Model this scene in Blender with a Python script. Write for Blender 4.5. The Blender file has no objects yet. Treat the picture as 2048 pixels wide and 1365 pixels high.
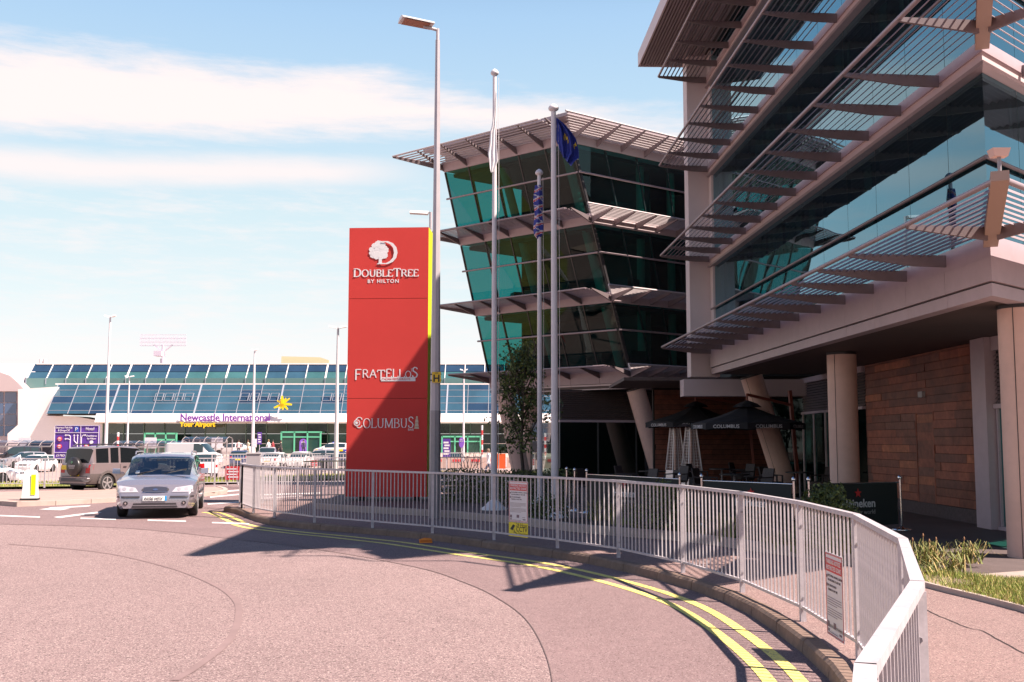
import bpy, bmesh, math, random
from math import sin, cos, tan, pi, radians, atan2, sqrt
from mathutils import Vector, Matrix
from mathutils.bvhtree import BVHTree
random.seed(7)
S = bpy.context.scene
COL = S.collection
# ------------------------------------------------------------------ camera
F_PX, PITCH, EYE = 2130.0, radians(5.35), 1.70
cam_d = bpy.data.cameras.new('camera'); cam = bpy.data.objects.new('camera', cam_d); COL.objects.link(cam)
cam_d.sensor_width = 36; cam_d.lens = 36 * F_PX / 2048; cam_d.clip_start = 0.05; cam_d.clip_end = 6000
cam.location = (0, 0, EYE); cam.rotation_euler = (pi / 2 + PITCH, 0, 0)
S.camera = cam
# ------------------------------------------------------------------ exposure, sun, sky
SUN_EL, SUN_AZ = radians(53), radians(111)      # azimuth clockwise from +Y
S.view_settings.view_transform = 'Standard'; S.view_settings.look = 'None'
S.view_settings.exposure = 1.3; S.view_settings.gamma = 1.0
S.view_settings.use_curve_mapping = False
sd = bpy.data.lights.new('sun', 'SUN'); sun = bpy.data.objects.new('sun', sd); COL.objects.link(sun)
sd.energy = 5.0; sd.angle = radians(0.53); sd.color = (1.0, 0.86, 0.76)
sdir = Vector((sin(SUN_AZ) * cos(SUN_EL), cos(SUN_AZ) * cos(SUN_EL), sin(SUN_EL)))
sun.rotation_euler = sdir.to_track_quat('Z', 'Y').to_euler(); sun.location = (30, -10, 60)
W = bpy.data.worlds.new('World'); S.world = W; W.use_nodes = True
def build_world():
    nt = W.node_tree; nt.nodes.clear(); N = nt.nodes.new; L = nt.links.new
    def m(op, a, b=None, c=None, clamp=False):
        n = N('ShaderNodeMath'); n.operation = op; n.use_clamp = clamp
        for i, v in enumerate((a, b, c)):
            if v is None: continue
            if isinstance(v, (int, float)): n.inputs[i].default_value = v
            else: L(v, n.inputs[i])
        return n.outputs[0]
    sky = N('ShaderNodeTexSky'); sky.sky_type = 'NISHITA'; sky.sun_disc = False
    sky.sun_elevation = SUN_EL; sky.sun_rotation = SUN_AZ
    sky.air_density = 1.0; sky.dust_density = 0.6; sky.ozone_density = 1.5
    tc = N('ShaderNodeTexCoord'); sx = N('ShaderNodeSeparateXYZ'); L(tc.outputs['Generated'], sx.inputs[0])
    x, y, z = sx.outputs
    el = m('MULTIPLY', m('ARCSINE', z), 57.2958)
    az = m('MULTIPLY', m('ARCTAN2', x, y), 57.2958)
    azc = m('MINIMUM', m('MAXIMUM', az, -45.0), 30.0)
    cb = N('ShaderNodeCombineXYZ'); L(m('MULTIPLY', x, 5.0), cb.inputs[0]); L(m('MULTIPLY', y, 5.0), cb.inputs[1]); L(m('MULTIPLY', z, 22.0), cb.inputs[2])
    def noise(vec, sc, det, rough=0.55):
        n = N('ShaderNodeTexNoise'); n.inputs['Scale'].default_value = sc; n.inputs['Detail'].default_value = det
        n.inputs['Roughness'].default_value = rough; L(vec, n.inputs['Vector']); return n.outputs['Fac']
    n1 = noise(cb.outputs[0], 1.0, 7); n2 = noise(cb.outputs[0], 0.45, 5, 0.6)
    def ss(v, a, b):
        n = N('ShaderNodeMapRange'); n.interpolation_type = 'SMOOTHSTEP'; L(v, n.inputs[0])
        n.inputs[1].default_value = a; n.inputs[2].default_value = b; n.inputs[3].default_value = 0; n.inputs[4].default_value = 1; return n.outputs[0]
    cb3 = N('ShaderNodeCombineXYZ'); L(m('MULTIPLY', x, 9.0), cb3.inputs[0]); L(m('MULTIPLY', y, 9.0), cb3.inputs[1]); L(m('MULTIPLY', z, 60.0), cb3.inputs[2])
    n3 = noise(cb3.outputs[0], 1.6, 9, 0.68)
    w1 = m('ADD', m('MULTIPLY', m('SUBTRACT', n1, 0.5), 4.5), m('MULTIPLY', m('SUBTRACT', n3, 0.5), 2.6))
    up = m('ADD', m('MULTIPLY_ADD', m('MAXIMUM', m('ADD', azc, 8.0), 0.0), -0.17, 19.4), w1)
    lo = m('ADD', m('MULTIPLY_ADD', m('ABSOLUTE', m('ADD', azc, 4.0)), -0.08, 16.6), m('MULTIPLY', m('SUBTRACT', n2, 0.5), 2.2))
    band = m('MULTIPLY', m('SUBTRACT', 1.0, ss(m('SUBTRACT', el, up), -1.6, 0.9)), ss(m('ADD', m('SUBTRACT', el, lo), m('MULTIPLY', m('SUBTRACT', n3, 0.5), 2.0)), -0.8, 1.0))
    # thinner second band under it on the left
    lo2 = m('ABSOLUTE', m('SUBTRACT', m('MULTIPLY_ADD', w1, 0.25, el), m('MULTIPLY_ADD', m('MAXIMUM', m('SUBTRACT', -8.0, azc), 0.0), -0.04, 14.2)))
    band2 = m('MULTIPLY', m('SUBTRACT', 1.0, ss(lo2, 0.05, 1.25)), m('MULTIPLY', m('SUBTRACT', 1.0, ss(az, -11.0, -3.0)), 0.85))
    # broken high cloud over the whole sky
    hi = m('MULTIPLY', m('MULTIPLY', ss(n2, 0.55, 0.78), ss(el, 26.0, 40.0)), 0.22)
    low = m('MULTIPLY', m('MULTIPLY', ss(n3, 0.40, 0.75), m('SUBTRACT', 1.0, ss(el, 12.0, 16.0))), 0.5)
    dens = m('MAXIMUM', m('MAXIMUM', band, band2), m('MAXIMUM', hi, low), clamp=True)
    hz = N('ShaderNodeValToRGB'); cr = hz.color_ramp
    L(m('DIVIDE', el, 60.0, clamp=True), hz.inputs[0])
    for i, (p, c) in enumerate(HAZE):
        e = cr.elements[i] if i < 2 else cr.elements.new(p)
    for i, (p, c) in enumerate(HAZE):
        cr.elements[i].position = p; cr.elements[i].color = (*c, 1)
    mixh = N('ShaderNodeMix'); mixh.data_type = 'RGBA'; mixh.inputs[0].default_value = 0.86
    L(sky.outputs[0], mixh.inputs[6])
    sc = N('ShaderNodeVectorMath'); sc.operation = 'SCALE'; sc.inputs[3].default_value = 6.1
    L(hz.outputs[0], sc.inputs[0]); L(sc.outputs[0], mixh.inputs[7])
    mx = N('ShaderNodeMix'); mx.data_type = 'RGBA'; L(dens, mx.inputs[0]); L(mixh.outputs[2], mx.inputs[6])
    mx.inputs[7].default_value = (6.4, 5.7, 5.6, 1)
    bg = N('ShaderNodeBackground'); bg.inputs[1].default_value = 0.068; L(mx.outputs[2], bg.inputs[0])
    out = N('ShaderNodeOutputWorld'); L(bg.outputs[0], out.inputs[0])
HAZE = [(0.0, (1.0, .95, .94)), (0.075, (1.0, .97, .955)), (0.125, (.86, .95, .95)), (0.20, (.74, .90, .94)), (0.29, (.58, .79, .95)), (0.37, (.46, .69, .95)), (0.52, (.14, .30, .62)), (1.0, (.05, .12, .32))]
build_world()
# ------------------------------------------------------------------ pixel helpers (photo pixels, 2048 x 1365)
def ray(px, py):
    a, b = (px - 1024) / F_PX, (682.5 - py) / F_PX
    return Vector((a, cos(PITCH) - b * sin(PITCH), sin(PITCH) + b * cos(PITCH)))
def G(px, py, z=0.0):
    r = ray(px, py); t = (z - EYE) / r.z; return Vector((r.x * t, r.y * t, z))
def D(px, py, Y):
    r = ray(px, py); t = Y / r.y; return Vector((r.x * t, Y, EYE + r.z * t))
# ------------------------------------------------------------------ materials
MATS = {}
def mat(name, col, rough=.6, metal=0., noise=None, bump=None, spec=.5, coat=0., speck=None, emit=None, sheen=None):
    """noise=(scale, amount) varies the colour, bump=(scale, strength, distance), speck=(scale, colour, threshold)"""
    if name in MATS: return MATS[name]
    m = bpy.data.materials.new(name); m.use_nodes = True; nt = m.node_tree; p = nt.nodes['Principled BSDF']
    p.inputs['Base Color'].default_value = (*col, 1); p.inputs['Roughness'].default_value = rough
    p.inputs['Metallic'].default_value = metal; p.inputs['Specular IOR Level'].default_value = spec
    p.inputs['Coat Weight'].default_value = coat; p.inputs['Coat Roughness'].default_value = .05
    tc = nt.nodes.new('ShaderNodeTexCoord'); vec = tc.outputs['Object']
    def nz(sc, det=5, ro=.6):
        n = nt.nodes.new('ShaderNodeTexNoise'); n.inputs['Scale'].default_value = sc; n.inputs['Detail'].default_value = det
        n.inputs['Roughness'].default_value = ro; nt.links.new(vec, n.inputs['Vector']); return n.outputs['Fac']
    cur = None
    if noise:
        lst = noise if isinstance(noise, list) else [noise]
        for sc, amt in lst:
            r = nt.nodes.new('ShaderNodeMapRange'); r.inputs[1].default_value = .25; r.inputs[2].default_value = .75
            r.inputs[3].default_value = 1 - amt; r.inputs[4].default_value = 1 + amt; nt.links.new(nz(sc), r.inputs[0])
            v = nt.nodes.new('ShaderNodeVectorMath'); v.operation = 'SCALE'; nt.links.new(r.outputs[0], v.inputs[3])
            if cur is None: v.inputs[0].default_value = col
            else: nt.links.new(cur, v.inputs[0])
            cur = v.outputs[0]
    if speck:
        for sc, c2, th in (speck if isinstance(speck, list) else [speck]):
            vo = nt.nodes.new('ShaderNodeTexVoronoi'); vo.inputs['Scale'].default_value = sc; nt.links.new(vec, vo.inputs['Vector'])
            sp = nt.nodes.new('ShaderNodeSeparateColor'); nt.links.new(vo.outputs['Color'], sp.inputs[0])
            g = nt.nodes.new('ShaderNodeMath'); g.operation = 'GREATER_THAN'; g.inputs[1].default_value = th; nt.links.new(sp.outputs[0], g.inputs[0])
            mx = nt.nodes.new('ShaderNodeMix'); mx.data_type = 'RGBA'; nt.links.new(g.outputs[0], mx.inputs[0])
            if cur is None: mx.inputs[6].default_value = (*col, 1)
            else: nt.links.new(cur, mx.inputs[6])
            mx.inputs[7].default_value = (*c2, 1); cur = mx.outputs[2]
    if cur is not None: nt.links.new(cur, p.inputs['Base Color'])
    if bump:
        b = nt.nodes.new('ShaderNodeBump'); b.inputs['Strength'].default_value = bump[1]; b.inputs['Distance'].default_value = bump[2]
        nt.links.new(nz(bump[0], 4), b.inputs['Height']); nt.links.new(b.outputs[0], p.inputs['Normal'])
    if emit: p.inputs['Emission Color'].default_value = (*emit[0], 1); p.inputs['Emission Strength'].default_value = emit[1]
    MATS[name] = m; return m
def glass(name, tint, refl=.1, edge=.5, rough=.02, wav=0., gcol=(.92, .97, 1)):
    if name in MATS: return MATS[name]
    m = bpy.data.materials.new(name); m.use_nodes = True; nt = m.node_tree; nt.nodes.clear(); N = nt.nodes.new; L = nt.links.new
    t = N('ShaderNodeBsdfTransparent'); t.inputs[0].default_value = (*tint, 1)
    g = N('ShaderNodeBsdfGlossy'); g.inputs['Roughness'].default_value = rough; g.inputs[0].default_value = (*gcol, 1)
    lw = N('ShaderNodeLayerWeight'); lw.inputs[0].default_value = .5
    p = N('ShaderNodeMath'); p.operation = 'POWER'; p.inputs[1].default_value = 3.0; L(lw.outputs['Facing'], p.inputs[0])
    mr = N('ShaderNodeMapRange'); mr.inputs[3].default_value = refl; mr.inputs[4].default_value = edge; L(p.outputs[0], mr.inputs[0])
    if wav:
        tc = N('ShaderNodeTexCoord'); nn = N('ShaderNodeTexNoise'); nn.inputs['Scale'].default_value = .55; nn.inputs['Detail'].default_value = 1
        L(tc.outputs['Object'], nn.inputs['Vector']); b = N('ShaderNodeBump'); b.inputs['Strength'].default_value = wav; b.inputs['Distance'].default_value = .05
        L(nn.outputs['Fac'], b.inputs['Height']); L(b.outputs[0], g.inputs['Normal'])
    mx = N('ShaderNodeMixShader'); L(mr.outputs[0], mx.inputs[0]); L(t.outputs[0], mx.inputs[1]); L(g.outputs[0], mx.inputs[2])
    o = N('ShaderNodeOutputMaterial'); L(mx.outputs[0], o.inputs[0]); MATS[name] = m; return m
# ------------------------------------------------------------------ mesh helper
class MB:
    def __init__(s): s.v = []; s.f = []; s.m = []; s.sm = []
    def add(s, vs, fs, mi=0, smooth=False):
        o = len(s.v); s.v += [tuple(v) for v in vs]
        for f in fs: s.f.append(tuple(i + o for i in f)); s.m.append(mi); s.sm.append(smooth)
        return s
    def hexa(s, P, mi=0): # 8 points: bottom 0-3, top 4-7
        return s.add(P, [(0, 3, 2, 1), (4, 5, 6, 7), (0, 1, 5, 4), (1, 2, 6, 5), (2, 3, 7, 6), (3, 0, 4, 7)], mi)
    def box(s, a, b, mi=0):
        (x0, y0, z0), (x1, y1, z1) = a, b
        return s.hexa([(x0, y0, z0), (x1, y0, z0), (x1, y1, z0), (x0, y1, z0), (x0, y0, z1), (x1, y0, z1), (x1, y1, z1), (x0, y1, z1)], mi)
    def cbox(s, c, d, rz=0., mi=0):
        M = Matrix.Rotation(rz, 3, 'Z'); c = Vector(c); P = []
        for z in (-.5, .5):
            for x, y in ((-.5, -.5), (.5, -.5), (.5, .5), (-.5, .5)): P.append(c + M @ Vector((x * d[0], y * d[1], z * d[2])))
        return s.hexa(P, mi)
    def beam(s, a, b, w, h, up=(0, 0, 1), mi=0, h1=None, w1=None):
        a, b = Vector(a), Vector(b); d = (b - a).normalized(); u = Vector(up)
        r = d.cross(u)
        if r.length < 1e-4: r = d.cross(Vector((0, 1, 0)))
        r.normalize(); u = r.cross(d); h1 = h1 or h; w1 = w1 or w; P = []
        for q, ww, hh in ((a, w, h), (b, w1, h1)):
            P += [q - r * ww / 2 - u * hh / 2, q + r * ww / 2 - u * hh / 2, q + r * ww / 2 + u * hh / 2, q - r * ww / 2 + u * hh / 2]
        return s.hexa(P, mi)
    def tube(s, a, b, r0, r1=None, n=10, mi=0, caps=True, smooth=True, sx=1.):
        a, b = Vector(a), Vector(b); r1 = r0 if r1 is None else r1; d = (b - a).normalized()
        u = d.orthogonal().normalized() if abs(d.z) < .99 else Vector((1, 0, 0)); w = d.cross(u); P = []
        for q, r in ((a, r0), (b, r1)):
            for i in range(n):
                t = 2 * pi * i / n; P.append(q + u * r * cos(t) * sx + w * r * sin(t))
        s.add(P, [(i, (i + 1) % n, n + (i + 1) % n, n + i) for i in range(n)], mi, smooth)
        if caps: s.add(P, [tuple(reversed(range(n))), tuple(range(n, 2 * n))], mi)
        return s
    def path(s, pts, r, n=6, mi=0):
        for i in range(len(pts) - 1):
            ra = r[i] if isinstance(r, (list, tuple)) else r; rb = r[i + 1] if isinstance(r, (list, tuple)) else r
            s.tube(pts[i], pts[i + 1], ra, rb, n, mi)
        return s
    def lathe(s, c, prof, n=20, mi=0, axis='Z', smooth=True):
        c = Vector(c); P = []
        for r, h in prof:
            for i in range(n):
                t = 2 * pi * i / n; a, b = r * cos(t), r * sin(t)
                P.append(c + (Vector((a, b, h)) if axis == 'Z' else Vector((a, h, b)) if axis == 'Y' else Vector((h, a, b))))
        fs = []
        for k in range(len(prof) - 1):
            for i in range(n): fs.append((k * n + i, k * n + (i + 1) % n, (k + 1) * n + (i + 1) % n, (k + 1) * n + i))
        s.add(P, fs, mi, smooth)
        s.add(P, [tuple(reversed(range(n))), tuple(range((len(prof) - 1) * n, len(prof) * n))], mi); return s
    def prism(s, pts, d, mi=0): # polygon pts extruded by vector d
        n = len(pts); d = Vector(d); P = [Vector(p) for p in pts] + [Vector(p) + d for p in pts]
        return s.add(P, [tuple(reversed(range(n))), tuple(range(n, 2 * n))] + [(i, (i + 1) % n, n + (i + 1) % n, n + i) for i in range(n)], mi)
    def quad(s, a, b, c, d, mi=0): return s.add([a, b, c, d], [(0, 1, 2, 3)], mi)
ROOTS = set()
def tag(o, label=None, cat=None, group=None, kind=None):
    if label: o['label'] = label
    if cat: o['category'] = cat
    if group: o['group'] = group
    if kind: o['kind'] = kind
    return o
def thing(name, label, cat, loc=(0, 0, 0), rz=0., group=None, world=False):
    o = bpy.data.objects.new(name, None); COL.objects.link(o); o.empty_display_size = .3
    o.location = loc; o.rotation_euler = (0, 0, rz)
    if world: ROOTS.add(o.name)
    return tag(o, label, cat, group)
def mesh_of(name, mb, mats):
    me = bpy.data.meshes.new(name); me.from_pydata([tuple(v) for v in mb.v], [], mb.f)
    for mm in (mats if isinstance(mats, (list, tuple)) else [mats]): me.materials.append(mm)
    me.polygons.foreach_set('material_index', mb.m); me.polygons.foreach_set('use_smooth', mb.sm)
    me.update(); return me
def mk(name, mb, mats, parent=None, label=None, cat=None, group=None, kind=None, fix=True):
    me = mesh_of(name, mb, mats) if isinstance(mb, MB) else mb
    if isinstance(mb, MB) and fix and len(me.polygons) < 60000:
        bm = bmesh.new(); bm.from_mesh(me); bmesh.ops.recalc_face_normals(bm, faces=bm.faces); bm.to_mesh(me); bm.free()
    o = bpy.data.objects.new(name, me); COL.objects.link(o)
    if parent is not None:
        o.parent = parent
        if parent.name in ROOTS: o.location = -parent.location
    return tag(o, label, cat, group, kind)
def struct(name, mb, mats, parent=None):
    return mk(name, mb, mats, parent, kind='structure')
def copy_tree(o, parent=None):
    c = o.copy(); COL.objects.link(c); c.parent = parent
    for ch in list(o.children): copy_tree(ch, c)
    return c
def text(name, s, size, m, parent, org, xd, up=(0, 0, 1), ext=.002, align='LEFT', sx=1., bold=0., spacing=1., shear=0.):
    cu = bpy.data.curves.new(name, 'FONT'); cu.body = s; cu.size = size; cu.extrude = ext; cu.align_x = align
    cu.offset = bold; cu.space_character = spacing; cu.resolution_u = 3; cu.shear = shear
    ob = bpy.data.objects.new(name, cu); COL.objects.link(ob)
    me = bpy.data.meshes.new_from_object(ob); COL.objects.unlink(ob); bpy.data.objects.remove(ob)
    xd = Vector(xd).normalized(); up = Vector(up).normalized(); n = xd.cross(up)
    M = Matrix(((xd.x, up.x, n.x, 0), (xd.y, up.y, n.y, 0), (xd.z, up.z, n.z, 0), (0, 0, 0, 1)))
    me.transform(Matrix.Translation(Vector(org)) @ M @ Matrix.Diagonal((sx, 1, 1, 1)))
    me.materials.clear(); me.materials.append(m)
    return mk(name, me, None, parent)
def catmull(pts, n=6):
    P = [Vector(p) for p in pts]; P = [P[0] * 2 - P[1]] + P + [P[-1] * 2 - P[-2]]; out = []
    for i in range(1, len(P) - 2):
        for k in range(n):
            t = k / n; a, b, c, d = P[i - 1], P[i], P[i + 1], P[i + 2]
            out.append(.5 * ((2 * b) + (c - a) * t + (2 * a - 5 * b + 4 * c - d) * t * t + (3 * b - a - 3 * c + d) * t ** 3))
    out.append(P[-2]); return out
def resample(pts, step):
    L = [0]
    for i in range(1, len(pts)): L.append(L[-1] + (pts[i] - pts[i - 1]).length)
    n = max(1, round(L[-1] / step)); out = []; j = 0
    for k in range(n + 1):
        t = L[-1] * k / n
        while j < len(L) - 2 and L[j + 1] < t: j += 1
        out.append(pts[j].lerp(pts[j + 1], (t - L[j]) / max(1e-6, L[j + 1] - L[j])))
    return out
def normals2(pts):
    out = []
    for i in range(len(pts)):
        d = (pts[min(i + 1, len(pts) - 1)] - pts[max(i - 1, 0)]); d.z = 0; d.normalize(); out.append(Vector((d.y, -d.x, 0)))
    return out
def flat_poly(pts, z):
    """flat polygon sheet, triangulated"""
    bm = bmesh.new(); vs = [bm.verts.new((p[0], p[1], z)) for p in pts]; f = bm.faces.new(vs)
    if f.calc_area() and (f.normal_update() or True) and f.normal.z < 0: f.normal_flip()
    bmesh.ops.triangulate(bm, faces=bm.faces[:]); me = bpy.data.meshes.new('sheet'); bm.to_mesh(me); bm.free(); return me
def sheet(name, pts, z, m, parent=None, kind='structure'):
    me = flat_poly(pts, z); me.name = name; me.materials.append(m); return mk(name, me, None, parent, kind=kind)
def ribbon(pts, w0, w1, z):
    mb = MB(); nn = normals2(pts); P = []
    for p, n in zip(pts, nn): P += [(p.x + n.x * w0, p.y + n.y * w0, z), (p.x + n.x * w1, p.y + n.y * w1, z)]
    mb.add(P, [(2 * i, 2 * i + 1, 2 * i + 3, 2 * i + 2) for i in range(len(pts) - 1)]); return mb
# palette
asph_old = mat('asphalt_old', (.225, .150, .145), .9, noise=[(.13, .13), (.55, .10), (3, .08)], speck=[(110, (.40, .30, .28), .82), (90, (.085, .055, .055), .86)], bump=(160, .5, .01))
asph_new = mat('asphalt_new', (.20, .130, .128), .9, noise=[(.2, .1), (.9, .1), (6, .08)], speck=[(120, (.34, .25, .24), .93), (110, (.08, .05, .05), .90)], bump=(170, .5, .01))
asph_far = mat('asphalt_far', (.12, .085, .082), .9, noise=[(.3, .12), (4, .1)])
pave_m = mat('pavement_tarmac', (.215, .135, .125), .9, noise=[(.4, .12), (5, .08)], speck=[(120, (.36, .26, .23), .86), (110, (.10, .065, .06), .88)], bump=(170, .4, .008))
kerb_m = mat('kerb_concrete', (.19, .125, .095), .85, noise=[(2, .25), (14, .2)], bump=(60, .4, .01))
kerb_l = mat('kerb_pale', (.42, .33, .29), .85, noise=[(3, .15)])
yellow_p = mat('yellow_road_paint', (.74, .62, .17), .8, noise=[(1.2, .15), (30, .25)], speck=[(90, (.30, .22, .12), .90)])
white_p = mat('white_road_paint', (.62, .56, .54), .7, noise=[(6, .2)])
galv = mat('galvanised_rail', (.50, .45, .47), .45, .1, noise=[(1.3, .08), (14, .16), (60, .08)])
galv_d = mat('galvanised_column', (.30, .27, .285), .5, .3, noise=[(5, .15)])
white_pole = mat('white_pole', (.66, .61, .63), .4, noise=(3, .06))
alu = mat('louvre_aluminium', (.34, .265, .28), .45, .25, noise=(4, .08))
alu_d = mat('bracket_steel', (.20, .155, .16), .5, .2, noise=(5, .12))
panel_m = mat('grey_cladding', (.44, .34, .365), .5, noise=[(.5, .10), (5, .06)])
panel_w = mat('pale_cladding', (.62, .50, .50), .5, noise=[(1.2, .05)])
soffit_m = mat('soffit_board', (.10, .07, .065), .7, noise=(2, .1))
dark_m = mat('dark_frame', (.03, .028, .03), .4)
black_m = mat('black_plastic', (.015, .014, .017), .45)
rubber = mat('tyre_rubber', (.018, .017, .018), .8)
chrome = mat('chrome', (.75, .72, .72), .12, 1.)
conc = mat('column_concrete', (.66, .43, .355), .6, noise=[(.7, .10), (6, .06)])
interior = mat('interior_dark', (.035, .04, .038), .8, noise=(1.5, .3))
teal_int = mat('interior_teal', (.03, .10, .09), .8)
white_m = mat('white_plastic', (.75, .72, .72), .4)
red_m = mat('red_sign_print', (.62, .045, .05), .5)
# ================================================================== GROUND
ground = struct('ground', MB().quad((-700, -60, -1.2), (700, -60, -1.2), (700, 1500, -1.2), (-700, 1500, -1.2)), mat('far_ground', (.33, .23, .20), .95, noise=(.05, .1)))
VB = [(-140, 38), (-60, 38), (-22, 40), (-16, 43.5), (-11, 50), (-3, 56), (6, 60), (90, 60)]
road = sheet('road', [(-140, -50), (90, -50)] + list(reversed(VB)), 0, asph_old)
# fence line (post bases) and kerb line
fbase = [(484, 1018), (507, 1027), (549, 1035), (629, 1046), (745, 1056), (865, 1067), (988, 1080), (1115, 1096), (1237, 1115), (1366, 1145), (1485, 1184), (1606, 1242), (1720, 1319)]
fpts = [G(x, y, .12) for x, y in fbase]
for x, y in ((1806, 1083), (1835, 1171), (1731, 1342)):
    q = G(x, y, 1.15); q.z = .12; fpts.append(q)
fpts += [Vector((.30, 1.0, .12)), Vector((-.35, -.6, .12))]
kpx = [(470, 1028), (530, 1049), (631, 1061), (741, 1070), (864, 1082), (998, 1102), (1160, 1126), (1313, 1161), (1450, 1206), (1553, 1268)]
kp = [G(x, y, 0) for x, y in kpx] + [Vector((2.25, 7.7, 0)), Vector((1.9, 5.9, 0)), Vector((1.3, 4.2, 0)), Vector((.6, 2.7, 0)), Vector((.02, 1.15, 0)), Vector((-.6, -.5, 0)), Vector((-1.4, -2.5, 0))]
kback = [Vector(p) for p in ((1.5, 37.0, 0), (-.8, 33.2, 0), (-3.0, 31.0, 0), (-4.8, 29.9, 0), (-6.2, 28.9, 0), (-7.0, 27.3, 0), (-6.95, 25.9, 0))]
kline = catmull(kback + kp, 8)
# sheet of newer tarmac beside the kerb
seam = [(-300, 1042), (0, 1049), (244, 1057), (440, 1076), (635, 1100), (830, 1135), (928, 1166), (996, 1198), (1060, 1250), (1105, 1365)]
sp = [G(x, y, 0) for x, y in seam] + [Vector((.1, 5.5, 0)), Vector((-.7, 3.5, 0)), Vector((-2, 1, 0)), Vector((-3, -2, 0))]
sp = catmull(sp, 6)
kk = [p for p in catmull([Vector((-6.95, 25.9, 0))] + kp, 8)]
new_pts = sp + list(reversed(kk)) + [Vector((-7.2, 27.5, 0)), Vector((-6.4, 29.2, 0)), Vector((-4, 31, 0)), Vector((-1, 34, 0)), Vector((2, 39, 0)), Vector((-6, 44, 0)), Vector((-15, 38, 0)), Vector((-34, 33, 0)), Vector((-34, 22, 0))]
# second road strip: one sheet up to the kerb (goes a little under it)
sheet('road_resurfacing', new_pts, .004, asph_new)
struct('road_joint', ribbon(sp, -.004, .004, .0065), mat('bitumen_joint', (.15, .10, .095), .9), None)
tw = catmull([G(x, y, 0) for x, y in ((20, 1089), (200, 1105), (330, 1133), (420, 1166), (470, 1200), (476, 1240), (455, 1285), (400, 1330), (350, 1362))], 6)
tm = mat('tyre_scuff', (.213, .142, .137), .9, noise=[(3, .15)])
struct('tyre_mark', ribbon(tw, -.035, .035, .0045), tm)
# pavement
pav = [p for p in kline] + [Vector((30, -3, 0)), Vector((45, 60, 0)), Vector((3, 60, 0))]
inner = kline; nrm = normals2(kline)
# which side is the pavement? (to the left of travel from back to front)
KIN = -1 if (Vector((4, 18, 0)) - kline[60]).dot(nrm[60]) < 0 else 1
kin = [p + n * KIN * .135 for p, n in zip(kline, nrm)]
sheet('pavement', kin + [Vector((30, -3, 0)), Vector((45, 60, 0)), Vector((3, 60, 0))], .115, pave_m)
# kerb: individual stones
kerb = struct('kerb', ribbon(kline, 0, .13 * KIN, .01), kerb_m)
ks = resample(kline, .915); kn = normals2(ks)
for i in range(len(ks) - 1):
    a, b, na, nb = ks[i], ks[i + 1], kn[i] * KIN, kn[i + 1] * KIN
    d = (b - a).normalized() * .006; dz = random.uniform(-.004, .004); a = a + d; b = b - d; w = .135; h = .122 + dz; c = .025
    P = []
    for q, n in ((a, na), (b, nb)):
        P += [q + n * 0, q + n * .012 + Vector((0, 0, h - c)), q + n * (.012 + c) + Vector((0, 0, h)), q + n * w + Vector((0, 0, h)), q + n * w]
    mb = MB().add(P, [(0, 1, 6, 5), (1, 2, 7, 6), (2, 3, 8, 7), (3, 4, 9, 8), (4, 3, 2, 1, 0), (5, 6, 7, 8, 9)])
    mk('kerb_stone', mb, kerb_m, kerb)
# footway edging pavers next to kerb: crack in the pavement
cr = catmull([G(x, y, .12) for x, y in ((1840, 1213), (1872, 1229), (1905, 1243), (1935, 1255), (1965, 1262), (2000, 1281), (2035, 1300), (2080, 1320))], 4)
for p in cr: p.x += random.uniform(-.006, .006)
struct('pavement_crack', ribbon(cr, -.006, .006, .119), mat('crack', (.03, .02, .02), .9))
# double yellow lines
for k, (o0, o1, gr) in enumerate(((.15, .255, .38), (.37, .475, .50))):
    yl = [p for p in catmull([Vector((-6.95, 25.9, 0))] + kp, 8)]
    # closer to the kerb at the far end, further at the near end
    nn = normals2(yl); P = []; n = len(yl); mb = MB()
    for i, (p, q) in enumerate(zip(yl, nn)):
        s_ = gr * max(0, min(1, (p.y - 7.5) / 10.5)) * (1 - .85 * max(0, min(1, (p.y - 19) / 4)))
        P += [(p.x - KIN * q.x * (o0 + s_), p.y - KIN * q.y * (o0 + s_), .0085), (p.x - KIN * q.x * (o1 + s_), p.y - KIN * q.y * (o1 + s_), .0085)]
    mb.add(P, [(2 * i, 2 * i + 1, 2 * i + 3, 2 * i + 2) for i in range(n - 1)])
    struct('yellow_line', mb, yellow_p)
# white markings
def mark(px4, z=.009):
    P = [G(x, y, 0) for x, y in px4]
    struct('white_road_marking', MB().quad(*[(p.x, p.y, z) for p in P]), white_p)
for q in (((-20, 1030.5), (80, 1034.2), (80, 1036.6), (-20, 1033)), ((161, 1036.5), (232, 1038.6), (232, 1041), (161, 1039)), ((295, 1040.3), (372, 1042.6), (372, 1045), (295, 1042.8)),
          ((424, 1045.2), (496, 1047.6), (500, 1050.2), (424, 1047.6)), ((107, 1035.2), (196, 1024.5), (204, 1026.3), (118, 1037.4)),
          ((78, 1020), (100, 1017), (141, 1018.3), (120, 1021.6)), ((96, 1016.3), (182, 1011.6), (178, 1014), (110, 1018.2)),
          ((415, 1008), (480, 1004), (480, 1006), (415, 1010.5)), ((425, 985), (480, 980), (480, 982.5), (425, 987.5)), ((420, 994), (482, 988), (482, 990.5), (420, 996.5)), ((500, 990), (640, 986), (640, 988), (500, 992.5))):
    mark(q)
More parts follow.
